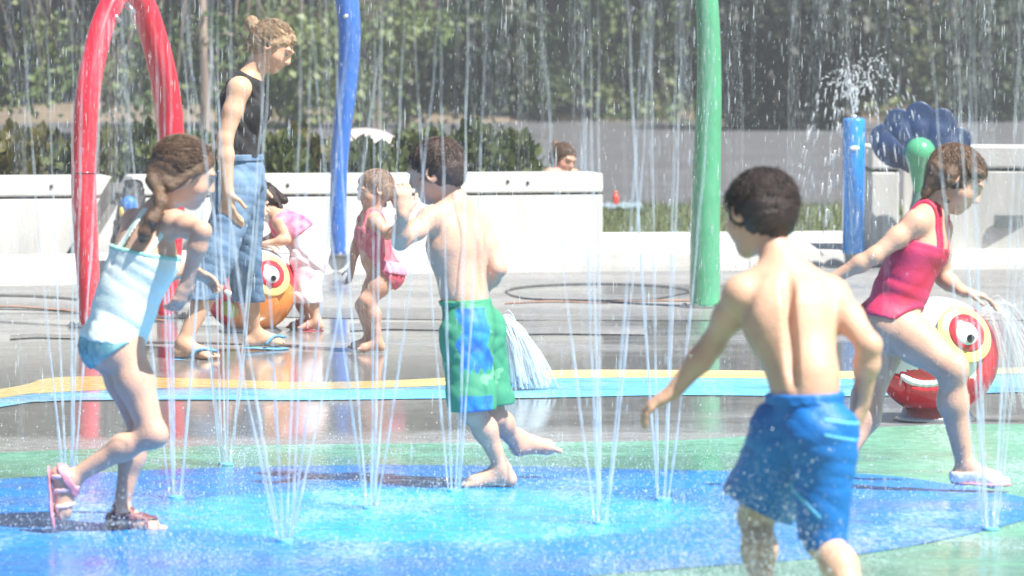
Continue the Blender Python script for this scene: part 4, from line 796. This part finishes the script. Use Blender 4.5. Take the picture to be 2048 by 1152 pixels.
# ---- 4 small child in pink bending over the fish
D = 23.62
J = dict(head=(526, 405, .02), _f=(-.52, -.2, -.82), _u=(-.8, 0, .55), neck=(552, 428, 0), shL=(558, 446, -.085), shR=(552, 438, .09), elL=(573, 480, -.12), wrL=(535, 486, -.13), elR=(552, 475, .12), wrR=(522, 482, .08), chest=(572, 452, 0), waist=(598, 470, 0), pelvis=(616, 496, 0),
         hipL=(617, 514, -.05), hipR=(615, 514, .05), knL=(612, 590, -.06), anL=(634, 642, -.06), knR=(596, 590, .06), anR=(612, 641, .05), _hdL=(-1, 0, -.15), _hnL=(0, 0, -1), _hdR=(-1, 0, -.15), _hnR=(0, 0, -1), _fdL=(-1, -.05, 0), _fdR=(-1, .05, 0))
o, s, j, q, A, org, fr = person(J, D, dict(TOD, waist=.09, hip=.098), 'small child in pink bending over the orange spray fish', (.56, .33, .23), .006, back=False)
M_PW = mat('pink and white cotton', (.74, .52, .60), .75, col2=(.80, .72, .74), vscale=9, bump=.2, bscale=90); M_PK = mat('pink red cotton', (.62, .06, .16), .75, col2=(.72, .30, .42), vscale=14, bump=.2, bscale=90)
cloth('shirt', Sdf() if False else s.sub('torso', 'pelvis'), M_PK, o, org, .006, .012, [plane(j['neck']-(j['neck']-j['chest'])*.1, j['neck']-j['chest']), plane(j['waist']*1.05-j['pelvis']*.05, j['pelvis']-j['waist'])], folds([((1, .3, .6), 60, 0)], .0015))
pt = Sdf(); pt.p += s.sub('pelvis').p
for k in 'LR': pt.cone(j['hip'+k], j['kn'+k], .080, .062, .03); pt.cone(j['kn'+k], j['kn'+k]*.8+j['an'+k]*.2, .062, .060, .02)
cloth('trousers', pt, M_PW, o, org, .006, .012, [plane(j['waist'], j['waist']-j['pelvis']), neg(edge(580, 604, 660, 604, D))], fl)
hair(o, org, q, A, .88, M_HDK, extra=[(q(.05, -.05, -.03), q(.05, -.02, -.1), .03, .02), (q(-.05, -.05, -.03), q(-.05, -.02, -.1), .03, .02), (q(0, -.07, -.02), q(0, -.08, -.1), .04, .022)], low=-.09, thick=1.05, res=.006)
for k, d in (('L', J['_fdL']), ('R', J['_fdR'])): shoe(o, s, 'foot'+k, j, k, d, .145, org, mat('red sandal sole', (.30, .03, .05), .5), M_SPK, (.05, .45))
# ---- 5 toddler in a red swimsuit
D = 22.0
J = dict(head=(750, 380, 0), _f=(-.90, -.30, -.25), _u=(-.15, 0, .98), neck=(744, 424, 0), shL=(754, 446, -.088), shR=(728, 442, .085), elL=(776, 470, -.14), wrL=(796, 452, -.18), elR=(712, 490, .10), wrR=(704, 534, .10), chest=(744, 470, 0), waist=(752, 512, 0), pelvis=(766, 540, 0),
         hipL=(772, 552, -.045), hipR=(762, 552, .045), knL=(735, 602, -.07), anL=(756, 684, -.05), knR=(728, 612, .06), anR=(738, 680, .06), _hdL=(.5, -.2, .8), _hnL=(0, -1, 0), _hdR=(-.2, 0, -1), _hnR=(-.6, -.6, 0), _fdL=(-1, -.06, 0), _fdR=(-1, .1, 0))
o, s, j, q, A, org, fr = person(J, D, TOD, 'toddler in a red swimsuit standing barefoot beside the boy in green shorts', (.52, .30, .21), .0055)
M_RS = mat('red swim fabric', (.50, .06, .10), .6, col2=(.58, .16, .20), vscale=26, bump=.1)
ld = [nrm(j['kn'+k]-j['hip'+k]) for k in 'LR']; sw = s.sub('torso', 'pelvis', 'legL', 'legR')
ss = cloth('swimsuit', sw, M_RS, o, org, .0055, .008, [either(plane(j['chest']+(j['neck']-j['chest'])*.35, j['neck']-j['chest']), lambda X, Y, Z: X*0+1)]+[plane(j['hip'+k]+d*.012, d+np.array((-.25, 0, .1))) for k, d in zip('LR', ld)])
cloth('frill', s.sub('pelvis', 'legL', 'legR'), mat('pink frill', (.68, .26, .38), .6), ss, org, .0055, .016, [slab(P(780, 532, D), (.2, 0, 1), .028), plane(P(768, 530, D), (-1, 0, 0))], folds([((1, 1, .2), 120, 0)], .004))
for x in (-1, 1): cloth('strap', s.sub('torso'), M_RS, ss, org, .005, .007, [slab(j['neck']*.55+(j['shL'] if x < 0 else j['shR'])*.45, fr['side'], .011), neg(plane(j['chest'], j['neck']-j['chest']))])
hair(o, org, q, A, .88, M_HLB, extra=[(q(0, -.08, .0), q(0.02, -.10, -.05), .035, .02), (q(0.02, -.1, -.05), q(.02, -.095, -.12), .022, .012), (q(.055, -.04, -.03), q(.05, -.045, -.1), .022, .012)], low=-.07, thick=1.02, res=.005)
# ---- 6 boy in green and blue shorts
D = 15.4
J = dict(head=(873, 342, 0), _f=(-.90, .28, -.30), _u=(-.34, 0, .94), neck=(908, 402, 0), shL=(858, 440, -.09), shR=(956, 450, .07), elL=(800, 484, -.20), wrL=(806, 428, -.27), elR=(996, 538, .03), wrR=(958, 592, .15), chest=(912, 492, 0), waist=(926, 575, 0), pelvis=(940, 635, 0),
         hipL=(930, 665, -.055), hipR=(954, 665, .055), knL=(946, 822, -.10), anL=(1006, 940, -.04), knR=(986, 832, .08), anR=(1036, 893, .24), _hdL=(.05, 0, 1), _hnL=(-.3, .9, 0), _hdR=(-.7, .4, -.4), _hnR=(-.5, -.5, 0), _fdL=(-1, -.06, -.02), _fdR=(.85, .25, -.4), _fuR=(-.4, 0, -.85), _curlL=.9, _curlR=.9)
BOY = dict(KID, hip=.088, thigh=.062, waist=.088, chest=.108)
o, s, j, q, A, org, fr = person(J, D, BOY, 'barefoot boy in green and blue swim shorts running to the left', (.60, .37, .27), .005)
M_SG = bpy.data.materials.new('green and blue print'); M_SG.use_nodes = True
n = M_SG.node_tree.nodes; l = M_SG.node_tree.links; b = n['Principled BSDF']; b.inputs['Roughness'].default_value = .6; tc = n.new('ShaderNodeTexCoord'); mp = n.new('ShaderNodeMapping'); l.new(tc.outputs['Object'], mp.inputs[0]); mp.inputs['Scale'].default_value = (9, 5, 9)
nz = n.new('ShaderNodeTexNoise'); nz.inputs['Detail'].default_value = 4; nz.inputs['Scale'].default_value = 1.6; l.new(mp.outputs[0], nz.inputs[0]); rp = n.new('ShaderNodeValToRGB'); l.new(nz.outputs['Fac'], rp.inputs[0]); rp.color_ramp.interpolation = 'CONSTANT'; els = rp.color_ramp.elements
els[0].position = 0; els[0].color = (.05, .28, .16, 1); els[1].position = .60; els[1].color = (.16, .46, .26, 1)
l.new(rp.outputs[0], b.inputs['Base Color'])
M_SB = mat('blue print', (.015, .12, .42), .6, col2=(.02, .25, .62), vscale=22, bump=.15); 
pt = Sdf(); pt.p += s.sub('pelvis').p
for k in 'LR': pt.cone(j['hip'+k], j['kn'+k]*.8+j['hip'+k]*.2, .078, .068, .03); pt.cone(j['kn'+k]*.8+j['hip'+k]*.2, j['kn'+k]+(j['kn'+k]-j['hip'+k])*.04, .069, .068, .02)
sf = folds([((1, .4, .5), 48, 0), ((.5, 1, -.6), 38, 1.5), ((.2, .3, 1), 30, 3)], .0017)
def pm(c):
    px = 1024+F*c[:, 0]/c[:, 1]*math.cos(0); z = c[:, 2]; zt, zb = P(0, 612, D)[2], P(0, 735, D)[2]; z2, z3 = P(0, 785, D)[2], P(0, 830, D)[2]
    nearf = c[:, 1] < D+.02; wob = 7*np.sin(z*60)
    return np.where(nearf & (px > 918+wob) & (px < 984+wob*.5-(z-zb)*60) & (z < zt) & (z > zb+.01*np.sin(px*.4)), 1, np.where(nearf & (px > 920) & (px < 985) & (z < z2), 1, 0))
so_ = cloth('swim_shorts', pt, [M_SG, M_SB], o, org, .005, .012, [edge(880, 603, 985, 599, D), neg(edge(880, 820, 1000, 812, D))], sf, pm)
cloth('waistband', s.sub('pelvis', 'torso'), M_SG, so_, org, .005, .010, [edge(880, 600, 985, 596, D), neg(edge(880, 612, 985, 608, D))])
hair(o, org, q, A, 1.0, M_HDK if False else mat('wet dark hair', (.045, .027, .022), .42, col2=(.085, .055, .045), vscale=60, bump=.5, bscale=240), low=-.062, thick=1.0, hairline=.035)
# ---- 7 boy in blue shorts, nearest, seen from behind
D = 11.3
J = dict(head=(1520, 428, .20), _f=(-.62, .74, -.30), _u=(.12, .10, 1), neck=(1562, 522, .14), shL=(1482, 590, .10), shR=(1664, 592, .12), elL=(1424, 690, .18), wrL=(1346, 784, .20), elR=(1738, 690, -.03), wrR=(1724, 806, .03), chest=(1580, 640, .07), waist=(1608, 755, .0), pelvis=(1614, 824, -.01),
         hipL=(1576, 866, .07), hipR=(1648, 872, -.05), knL=(1512, 1030, .30), anL=(1524, 1236, .16), knR=(1646, 1078, -.04), anR=(1732, 1250, -.22), _hdL=(-.8, .15, -.5), _hnL=(.4, .3, -.8), _hdR=(-.3, .1, -1), _hnR=(-.8, .6, .1), _fdL=(-.3, 1, -.1), _fdR=(-.1, .8, -.6), _fuR=(0, .55, .8), _curlL=.6, _curlR=.6)
o, s, j, q, A, org, fr = person(J, D, dict(KID, head=1.0, chest=.112, waist=.084, hip=.088, arm=.038), 'dark haired boy in bright blue shorts running away, seen from behind', (.60, .37, .26), .0045)
M_BS = mat('blue swim fabric', (.002, .125, .42), .5, col2=(.003, .165, .53), vscale=5, bump=.3, bscale=140)
pt = Sdf(); pt.p += s.sub('pelvis').p
pt.cone(j['hipL'], j['hipL']*.2+j['knL']*.8, .080, .086, .03); pt.cone(j['hipL']*.2+j['knL']*.8, j['knL'], .086, .084, .02); pt.cone(j['hipR'], j['knR']*.75+j['hipR']*.25, .078, .052, .03); pt.cone(j['knR']*.75+j['hipR']*.25, j['knR']+(j['knR']-j['hipR'])*.05, .052, .050, .02)
bf = folds([((1, .3, .7), 40, 0), ((.8, .2, -.9), 34, 1.5), ((-.5, .3, 1), 52, 3)], .0018)
hl = lambda X, Y, Z: np.where(X < P(1608, 1000, D)[0], (P(0, 1040, D)[2]+(X-P(1530, 0, D)[0])*-.5)-Z, (P(0, 1092, D)[2]+(X-P(1640, 0, D)[0])*.15)-Z)
bs = cloth('swim_shorts', pt, M_BS, o, org, .005, .012, [edge(1540, 793, 1696, 786, D), hl], bf)
cloth('waistband', s.sub('pelvis', 'torso'), M_BS, bs, org, .005, .013, [edge(1540, 788, 1696, 781, D), neg(edge(1540, 810, 1696, 803, D))], folds([((1, 1, .2), 150, 0)], .0015))
M_STR = mat('light blue stripe', (.10, .42, .70), .6)  # thin light blue bands painting in blurred highlights on the cloth
for z0, t_ in ((838, .16), (868, .22)): cloth('highlight_stripe', pt, M_STR, bs, org, .003, .0138, [slab(P(1650, z0, D-.1), (t_, 0, 1), .0045), plane(P(1640, 850, D), (-1, 0, 0))], bf)
cloth('highlight_stripe', pt, M_STR, bs, org, .003, .0138, [slab(P(1605, 1000, D-.1), (-.72, 0, -.7), .005), plane(P(1590, 1000, D), (-1, 0, -.3)), plane(P(1630, 1040, D), (1, 0, -.4))], bf)
hair(o, org, q, A, 1.0, M_HDK, low=-.07, thick=1.04, hairline=.035, grooves=.003, strands=2200)
# ---- 8 girl in a red swimsuit running to the right
D = 15.3
J = dict(head=(1912, 358, 0), _f=(.80, -.18, -.58), _u=(.58, 0, .8), neck=(1866, 412, 0), shR=(1832, 446, -.10), shL=(1880, 458, .11), elR=(1748, 512, -.14), wrR=(1664, 558, -.12), elL=(1886, 556, .16), wrL=(1928, 584, .08), chest=(1838, 498, 0), waist=(1806, 572, 0), pelvis=(1786, 626, 0),
         hipR=(1792, 652, -.06), hipL=(1772, 652, .06), knR=(1904, 738, -.16), anR=(1930, 932, -.10), knL=(1736, 795, .0), anL=(1692, 912, -.08), _hdR=(-.85, 0, -.5), _hnR=(0, .6, -.8), _hdL=(.9, 0, -.2), _hnL=(0, 0, -1), _fdR=(1, -.06, -.04), _fdL=(-.05, -.5, -.8), _fuL=(.9, -.3, .1), _curlR=.5)
o, s, j, q, A, org, fr = person(J, D, dict(KID, thigh=.078, hip=.106), 'girl in a pink and red swimsuit running right in front of the red fish', (.57, .35, .25), .005)
M_PS = mat('pink red swim fabric', (.46, .018, .05), .55, col2=(.62, .045, .15), vscale=9, bump=.12, bscale=80)
ld = [nrm(j['kn'+k]-j['hip'+k]) for k in 'LR']
ss = cloth('swimsuit', s.sub('torso', 'pelvis', 'legL', 'legR'), M_PS, o, org, .005, .008, [plane(j['chest']+(j['neck']-j['chest'])*.18, j['neck']-j['chest'])]+[plane(j['hip'+k]+d*.0, d+np.array((-.1, 0, -.35))) for k, d in zip('LR', ld)], folds([((.3, .2, 1), 60, 0)], .0018))
for x in ('L', 'R'):
    for off_ in (.36, .52): cloth('strap', s.sub('torso'), M_PS, ss, org, .004, .007, [slab(j['neck']*(1-off_)+j['sh'+x]*off_, fr['side'], .007), neg(plane(j['chest'], j['neck']-j['chest']))])
hb = [(q(x, -.02, .0), q(x*1.05, .02, -.075), .03, .016) for x in (-.07, .07)]+[(q(x, -.07, -.01), q(x*.9, -.05, -.10), .032, .02) for x in (-.04, 0, .04)]+[(q(x, .06, .06), q(x*1.2, .095, -.02), .016, .008) for x in (-.05, .055)]
hair(o, org, q, A, 1.0, M_HBR, extra=hb, low=-.1, thick=1.03, strands=1300)
M_WS = mat('white water shoe', (.75, .73, .71), .6, var=.06, bump=.2)
for k in 'RL':
    d = J['_fd'+k]; u_ = J.get('_fu'+k, (0, 0, 1)); e = cloth('water_shoe', s.sub('foot'+k), M_WS, o, org, .004, .006, [plane(j['an'+k]-nrm(u_)*.018, u_)])
    qd = Sdf(); dd = nrm(d); uu = nrm(np.asarray(u_, float)); h_, b_ = j['heel'+k], j['ball'+k]; qd.cone(h_-uu*.024, b_-uu*.016, .030, .04, .01, (uu, 5)); qd.cone(b_-uu*.016, b_-uu*.016+dd*.03, .04, .034, .01, (uu, 5)); V, f = polygonise(qd, .004); mesh('sole', V, f, M_SPK, e, org)
def beads(o, n, rmax, seed):
    me = o.data; nv = len(me.vertices); co = np.zeros(nv*3, np.float32); me.vertices.foreach_get('co', co); no = np.zeros(nv*3, np.float32); me.vertices.foreach_get('normal', no); co = co.reshape(-1, 3); no = no.reshape(-1, 3)
    g = np.random.default_rng(seed); ix = g.integers(0, nv, n); V = []; Fc = []; b, f = uvsphere(np.zeros(3), 1., 6, 4)
    for q, i in enumerate(ix): r_ = rmax*g.random()**1.6+.0007; V.append(co[i]+no[i]*r_*.2+b*r_*np.array((1, 1, g.uniform(1, 2.4)))); Fc.append(f+q*len(b))
    t = mesh('water_beads', np.concatenate(V), np.concatenate(Fc), M_BEAD, None, (0, 0, 0)); t.parent = o; t['kind'] = 'stuff'
M_BEAD = mat('water beads', (.85, .9, .95), .05, spec=.8); M_BEAD.node_tree.nodes['Principled BSDF'].inputs['Transmission Weight'].default_value = .85; M_BEAD.node_tree.nodes['Principled BSDF'].inputs['IOR'].default_value = 1.33
for k_, o_ in enumerate([x for x in COL.objects if x.name.split('.')[0] == 'person' and x.get('label', '')[:8] in ('girl in ', 'barefoot', 'dark hai')]): beads(o_, 320, .0017, k_)
# ---- 9 bather sitting behind the wall
D = 33.2
J = dict(head=(1126, 318, 0), _f=(.66, -.66, -.35), _u=(.15, 0, 1), neck=(1122, 342, 0), shR=(1100, 351, -.12), shL=(1146, 352, .12), elR=(1096, 430, -.14), wrR=(1130, 470, -.18), elL=(1156, 430, .10), wrL=(1160, 470, -.05), chest=(1122, 385, 0), waist=(1120, 440, 0), pelvis=(1118, 462, 0),
         hipR=(1112, 466, -.08), hipL=(1126, 466, .08), knR=(1150, 440, -.40), anR=(1172, 480, -.45), knL=(1180, 440, -.2), anL=(1200, 480, -.25), _hdR=(1, -.2, 0), _hnR=(0, 0, -1), _hdL=(1, -.2, 0), _hnL=(0, 0, -1), _fdR=(.8, -.5, 0), _fdL=(.8, -.5, 0))
o, s, j, q, A, org, fr = person(J, D, dict(WOM, head=1.05, chest=.13, arm=.044), 'bather with bare shoulders sitting behind the end of the seat wall', (.55, .31, .23), .008, back=False)
hair(o, org, q, A, 1.05, M_HBR, extra=[(q(0, -.1, .05), q(0, -.12, .07), .035, .03)], low=-.07, res=.007)
cloth('swimsuit', s.sub('torso', 'pelvis'), mat('pink swim fabric', (.6, .2, .25), .6), o, org, .008, .008, [plane(j['chest'], (0, 0, 1))])
# ------------------------------------------------------------------ water
M_ST = water_mat('jet water', .78, .75, (60, 60, 14), zfade=.09); M_FALL = water_mat('falling water', .15, 1.0, (130, 130, 26), lo=.45, hi=.85); M_DROP = water_mat('water drops', .7); M_FAN = water_mat('fan of spray', .36, .6, (90, 90, 25)); M_FAN2 = water_mat('white water fan', .62, .4, (90, 90, 25))
def ball(p, v, t): return np.array((p[0]+v[0]*t, p[1]+v[1]*t, p[2]+v[2]*t-4.905*t*t))
def jet(px, py, n, slope, label, v0=7.2, a0=.3, inner=1):
    p = G(px, py); e_ = empty('water_jet', (p[0], p[1], 0)); tag(e_, label, 'water jet', 'water jets rising from the painted ground'); o0 = (p[0], p[1], 0)
    t = MB(); t.tube([(p[0], p[1], .004), (p[0], p[1], .010), (p[0], p[1], .013)], [.028, .028, .022], 20); t.build('nozzle', M_RIV, e_, o0)
    for i in range(n+inner):
        a_ = a0+2*math.pi*i/n; sl_ = slope*random.uniform(.8, 1.15) if i < n else slope*.25; vz = v0*random.uniform(.94, 1.05)
        st = np.array((p[0]+.02*math.cos(a_), p[1]+.02*math.sin(a_), .012)); v = (vz*sl_*math.cos(a_), vz*sl_*math.sin(a_), vz)
        T = vz/9.81*1.02; pts = []; rad = []
        for q in range(30):
            tt = T*(q/29)**1.1; w_ = .012*tt*np.array((math.sin(q*2.1+i), math.cos(q*1.7+i), 0)); b_ = ball(st, v, tt); dr = .24*(1-math.exp(-tt/.24)); b_[0] = st[0]+v[0]*dr; b_[1] = st[1]+v[1]*dr; pts.append(b_+w_); rad.append(.0042+.0024*tt/T+.0012*math.sin(q*1.9+i*2))
        m = MB(); m.tube(pts, rad, 6); m.build('stream', M_ST, e_, o0, True)
JETS = [(570, 1085, 6, .24, 'jet cluster in the front of the light blue disc'), (742, 1020, 5, .17, 'jet cluster in the light blue disc left of the green shorts boy'), (1203, 1050, 5, .13, 'jet cluster right of the light blue disc, left of the front boy'),
        (1326, 1002, 5, .12, 'jet cluster behind the hand of the front boy'), (1981, 1062, 6, .14, 'jet cluster at the right end of the blue paint by the white shoe'), (452, 932, 6, .14, 'jet cluster on the green paint behind the girl with the braid'),
        (352, 998, 5, .12, 'jet cluster just right of the knee of the girl with the braid'), (138, 962, 4, .11, 'jet cluster behind the raised foot of the girl with the braid'), (908, 985, 4, .10, 'faint jet cluster just left of the bare foot of the green shorts boy')]
for i, jt in enumerate(JETS): jet(*jt[:4], jt[4], a0=.35+.7*i)
# water coming down again: thin broken strands and single drops (nobody could count them)
m = MB(); strands = []
for i in range(80):
    D = random.uniform(13, 22.5); px = random.uniform(-60, 2110); p = P(px, 0, D); z1 = random.uniform(2.3, 3.0); z0 = max(0, random.choice([0, 0, random.uniform(0, 1.6)])); sl_ = random.gauss(0, .03); r_ = random.choice([.008, .012, .018, .026, .034])
    pts = []
    for q in range(14): z = z1+(z0-z1)*q/13; pts.append((p[0]+sl_*(z1-z)**1.2+.004*math.sin(q*1.3+i), p[1]+.004*math.cos(q*1.7), z))
    m.tube(pts, [r_*(.55+.5*q/13+.15*math.sin(q*2.2+i)) for q in range(14)], 6, False); strands.append(pts)
tag(m.build('falling_water', M_FALL, smooth=True), 'thin strands of water falling back from the jets', 'falling water', kind='stuff')
OCT_V = np.array([(1, 0, 0), (-1, 0, 0), (0, 1, 0), (0, -1, 0), (0, 0, 1), (0, 0, -1)], float); OCT_F = np.array([(0, 2, 4), (2, 1, 4), (1, 3, 4), (3, 0, 4), (2, 0, 5), (1, 2, 5), (3, 1, 5), (0, 3, 5)])
def drops(name, c, r, stretch, label, dirs=None, mt=None):
    c = np.asarray(c); n = len(c); r = np.asarray(r)[:, None, None]; v = OCT_V[None]*r; d = np.tile((0, 0, 1.), (n, 1)) if dirs is None else dirs/(np.linalg.norm(dirs, axis=1)[:, None]+1e-9)
    v = v*np.array((1, 1, 1)); v = v-np.einsum('nkc,nc->nk', v, d)[:, :, None]*d[:, None]*(1-np.asarray(stretch).reshape(-1, 1, 1))*1.0 if True else v
    v = v+c[:, None]; f = (np.arange(n)[:, None, None]*6+OCT_F[None]).reshape(-1, 3); return mesh(name, v.reshape(-1, 3), f, mt or M_DROP, smooth=True), label
def tagd(t_, cat): tag(t_[0], t_[1], cat, kind='stuff')
n = 10000; D_ = rng.uniform(12.5, 24, n); px = rng.uniform(-40, 2090, n); z = rng.uniform(0, 2.2, n)**.9; x = (px-1024)/F*D_
k = rng.random(n) < .35; sidx = rng.integers(0, len(strands), n)
for i in np.nonzero(k)[0]:
    p = strands[sidx[i]][rng.integers(0, 14)]; x[i] = p[0]+rng.normal(0, .03); D_[i] = p[1]+rng.normal(0, .03); z[i] = max(.02, p[2]+rng.uniform(-.1, .1))
tagd(drops('water_drops', np.stack([x, D_, z], 1), rng.choice([.0008, .0011, .0016, .0024, .0036], n, p=[.42, .32, .18, .06, .02]), rng.choice([2., 5., 9., 14.], n)*rng.uniform(.6, 1.2, n), 'drops of water in the air round the jets', mt=water_mat('fine drops', .30)), 'water drops')
# splashing on the ground
cs = []; 
land = [(G(a[0], a[1]), 1.15) for a in JETS]
for g, R in land:
    for i in range(55):
        a_ = random.uniform(0, 6.28); r_ = abs(random.gauss(R*.75, .45)); c = np.array((g[0]+r_*math.cos(a_), g[1]+r_*math.sin(a_), 0.012)); m_ = random.randint(6, 26); s_ = random.uniform(.02, .06)
        q = rng.normal(0, s_, (m_, 3)); q[:, 2] = np.abs(q[:, 2])*random.uniform(.6, 2.0); cs.append(c+q)
    q = rng.normal(0, .05, (60, 3)); q[:, 2] = np.abs(q[:, 2])*.6; cs.append(g+q+np.array((0, 0, .01)))
for (px, D), hh, m_ in (((1495, 11.4), .21, 5200), ((1570, 11.2), .18, 3200), ((1420, 11.6), .14, 2600), ((330, 12.9), .10, 1200), ((860, 12.9), .07, 700), ((1000, 15.3), .07, 350), ((1060, 15.6), .06, 300), ((140, 13.9), .06, 400), ((260, 14.0), .04, 300), ((1960, 15.2), .05, 250), ((1690, 15.0), .05, 200), ((420, 13.0), .07, 500), ((1300, 12.6), .08, 700), ((1150, 12.9), .06, 500)):
    g = np.array((P(px, 600, D)[0], D, .01)); q = rng.normal(0, 1, (m_, 3))*np.array((.14, .2, hh)); q[:, 2] = np.abs(q[:, 2]); cs.append(g+q)
cs = np.concatenate(cs); cs = np.concatenate([cs]+[cs+rng.normal(0, .035, cs.shape)*np.array((1, 1, .6)) for _ in range(2)]); cs[:, 2] = np.abs(cs[:, 2])+.006; n = len(cs)
tagd(drops('splash_drops', cs, rng.choice([.0006, .0009, .0014, .0024], n, p=[.42, .34, .19, .05]), rng.uniform(.8, 2.2, n), 'spatter of small drops leaping off the wet ground'), 'splashes')
# named sprays of the toys
def spray(name, label, p0, vel, n, spread, T, r0, r1, m, jitter=.012, z_end=0.0):
    e_ = empty(name, (p0[0], p0[1], 0)); tag(e_, label, 'water spray'); o0 = (p0[0], p0[1], 0); mb = MB()
    for i in range(n):
        v = np.array(vel)+rng.normal(0, 1, 3)*np.array(spread); st = np.array(p0)+rng.normal(0, jitter, 3); pts = []; rad = []
        for q in range(14):
            t_ = T*q/13; pt_ = ball(st, v, t_)
            if pt_[2] < z_end+.005 and q > 1: break
            pts.append(pt_+rng.normal(0, .004, 3)*t_/T); rad.append((r0+(r1-r0)*q/13)*rng.uniform(.55, 1.3))
        if len(pts) > 2: mb.tube(pts, rad, 6, False)
    mb.build('spray_strands', m, e_, o0, True); return e_
spray('water_fan', 'white fan of water pouring down just right of the green shorts', P(998, 648, 19.6), (.40, -.1, .15), 420, (.22, .12, .16), .5, .002, .0062, M_FAN2)
spray('fish_spray', 'spray from the red fish falling at the right edge', P(1968, 628, 18.0), (.55, -.05, .55), 70, (.2, .1, .24), .6, .0016, .0042, M_FAN)
spray('arch_spray', 'strands of water falling inside the red arch', P(216, 30, 23.9), (0, 0, .1), 26, (.11, .10, .25), .8, .003, .008, M_FALL, .03)
spray('arch_spray', 'water sheeting down the left leg of the red arch', P(205, 30, 23.75), (-.10, 0, .0), 16, (.05, .02, .1), .75, .004, .010, M_FALL, .02)
b = P(1707, 232, 29.9); e_ = empty('bollard_spray', (b[0], b[1], 0)); tag(e_, 'umbrella of water springing from the top of the blue bollard', 'water spray'); mb = MB()
for i in range(58):
    a_ = random.uniform(0, 6.28); vz = random.uniform(1.9, 3.0); vh = random.uniform(.2, .85); off = random.uniform(0, .1); T = .95*random.uniform(.6, 1.0)
    ts = np.arange(off, T, .05)
    for t_ in ts:
        if random.random() < .45: continue
        v = (vh*math.cos(a_), vh*math.sin(a_), vz); L_ = random.uniform(.008, .032); pts = [ball(b, v, t_+L_*q/2) for q in range(3)]
        if pts[-1][2] > .12: mb.tube(pts, [.0015, random.uniform(.003, .006), .002], 5)
tag(mb.build('spray_strands', M_DROP, e_, (b[0], b[1], 0), True), kind='stuff')
# ------------------------------------------------------------------ air full of fine spray
HZ = .0024
V = [(x, y, z) for z in (-1, 13.5) for y in (-6, 130) for x in (-46, 46)]
me = bpy.data.meshes.new('haze'); me.from_pydata(V, [], [(0, 2, 3, 1), (4, 5, 7, 6), (0, 1, 5, 4), (2, 6, 7, 3), (0, 4, 6, 2), (1, 3, 7, 5)]); hz = bpy.data.objects.new('haze', me); COL.objects.link(hz); tag(hz, 'fine spray and haze in the air', 'haze', kind='stuff')
hm = bpy.data.materials.new('haze'); hm.use_nodes = True; n = hm.node_tree.nodes; n.remove(n['Principled BSDF']); pv = n.new('ShaderNodeVolumePrincipled'); pv.inputs['Color'].default_value = (.86, .92, .97, 1); pv.inputs['Density'].default_value = HZ; pv.inputs['Anisotropy'].default_value = .3
hm.node_tree.links.new(pv.outputs[0], n['Material Output'].inputs['Volume']); me.materials.append(hm)
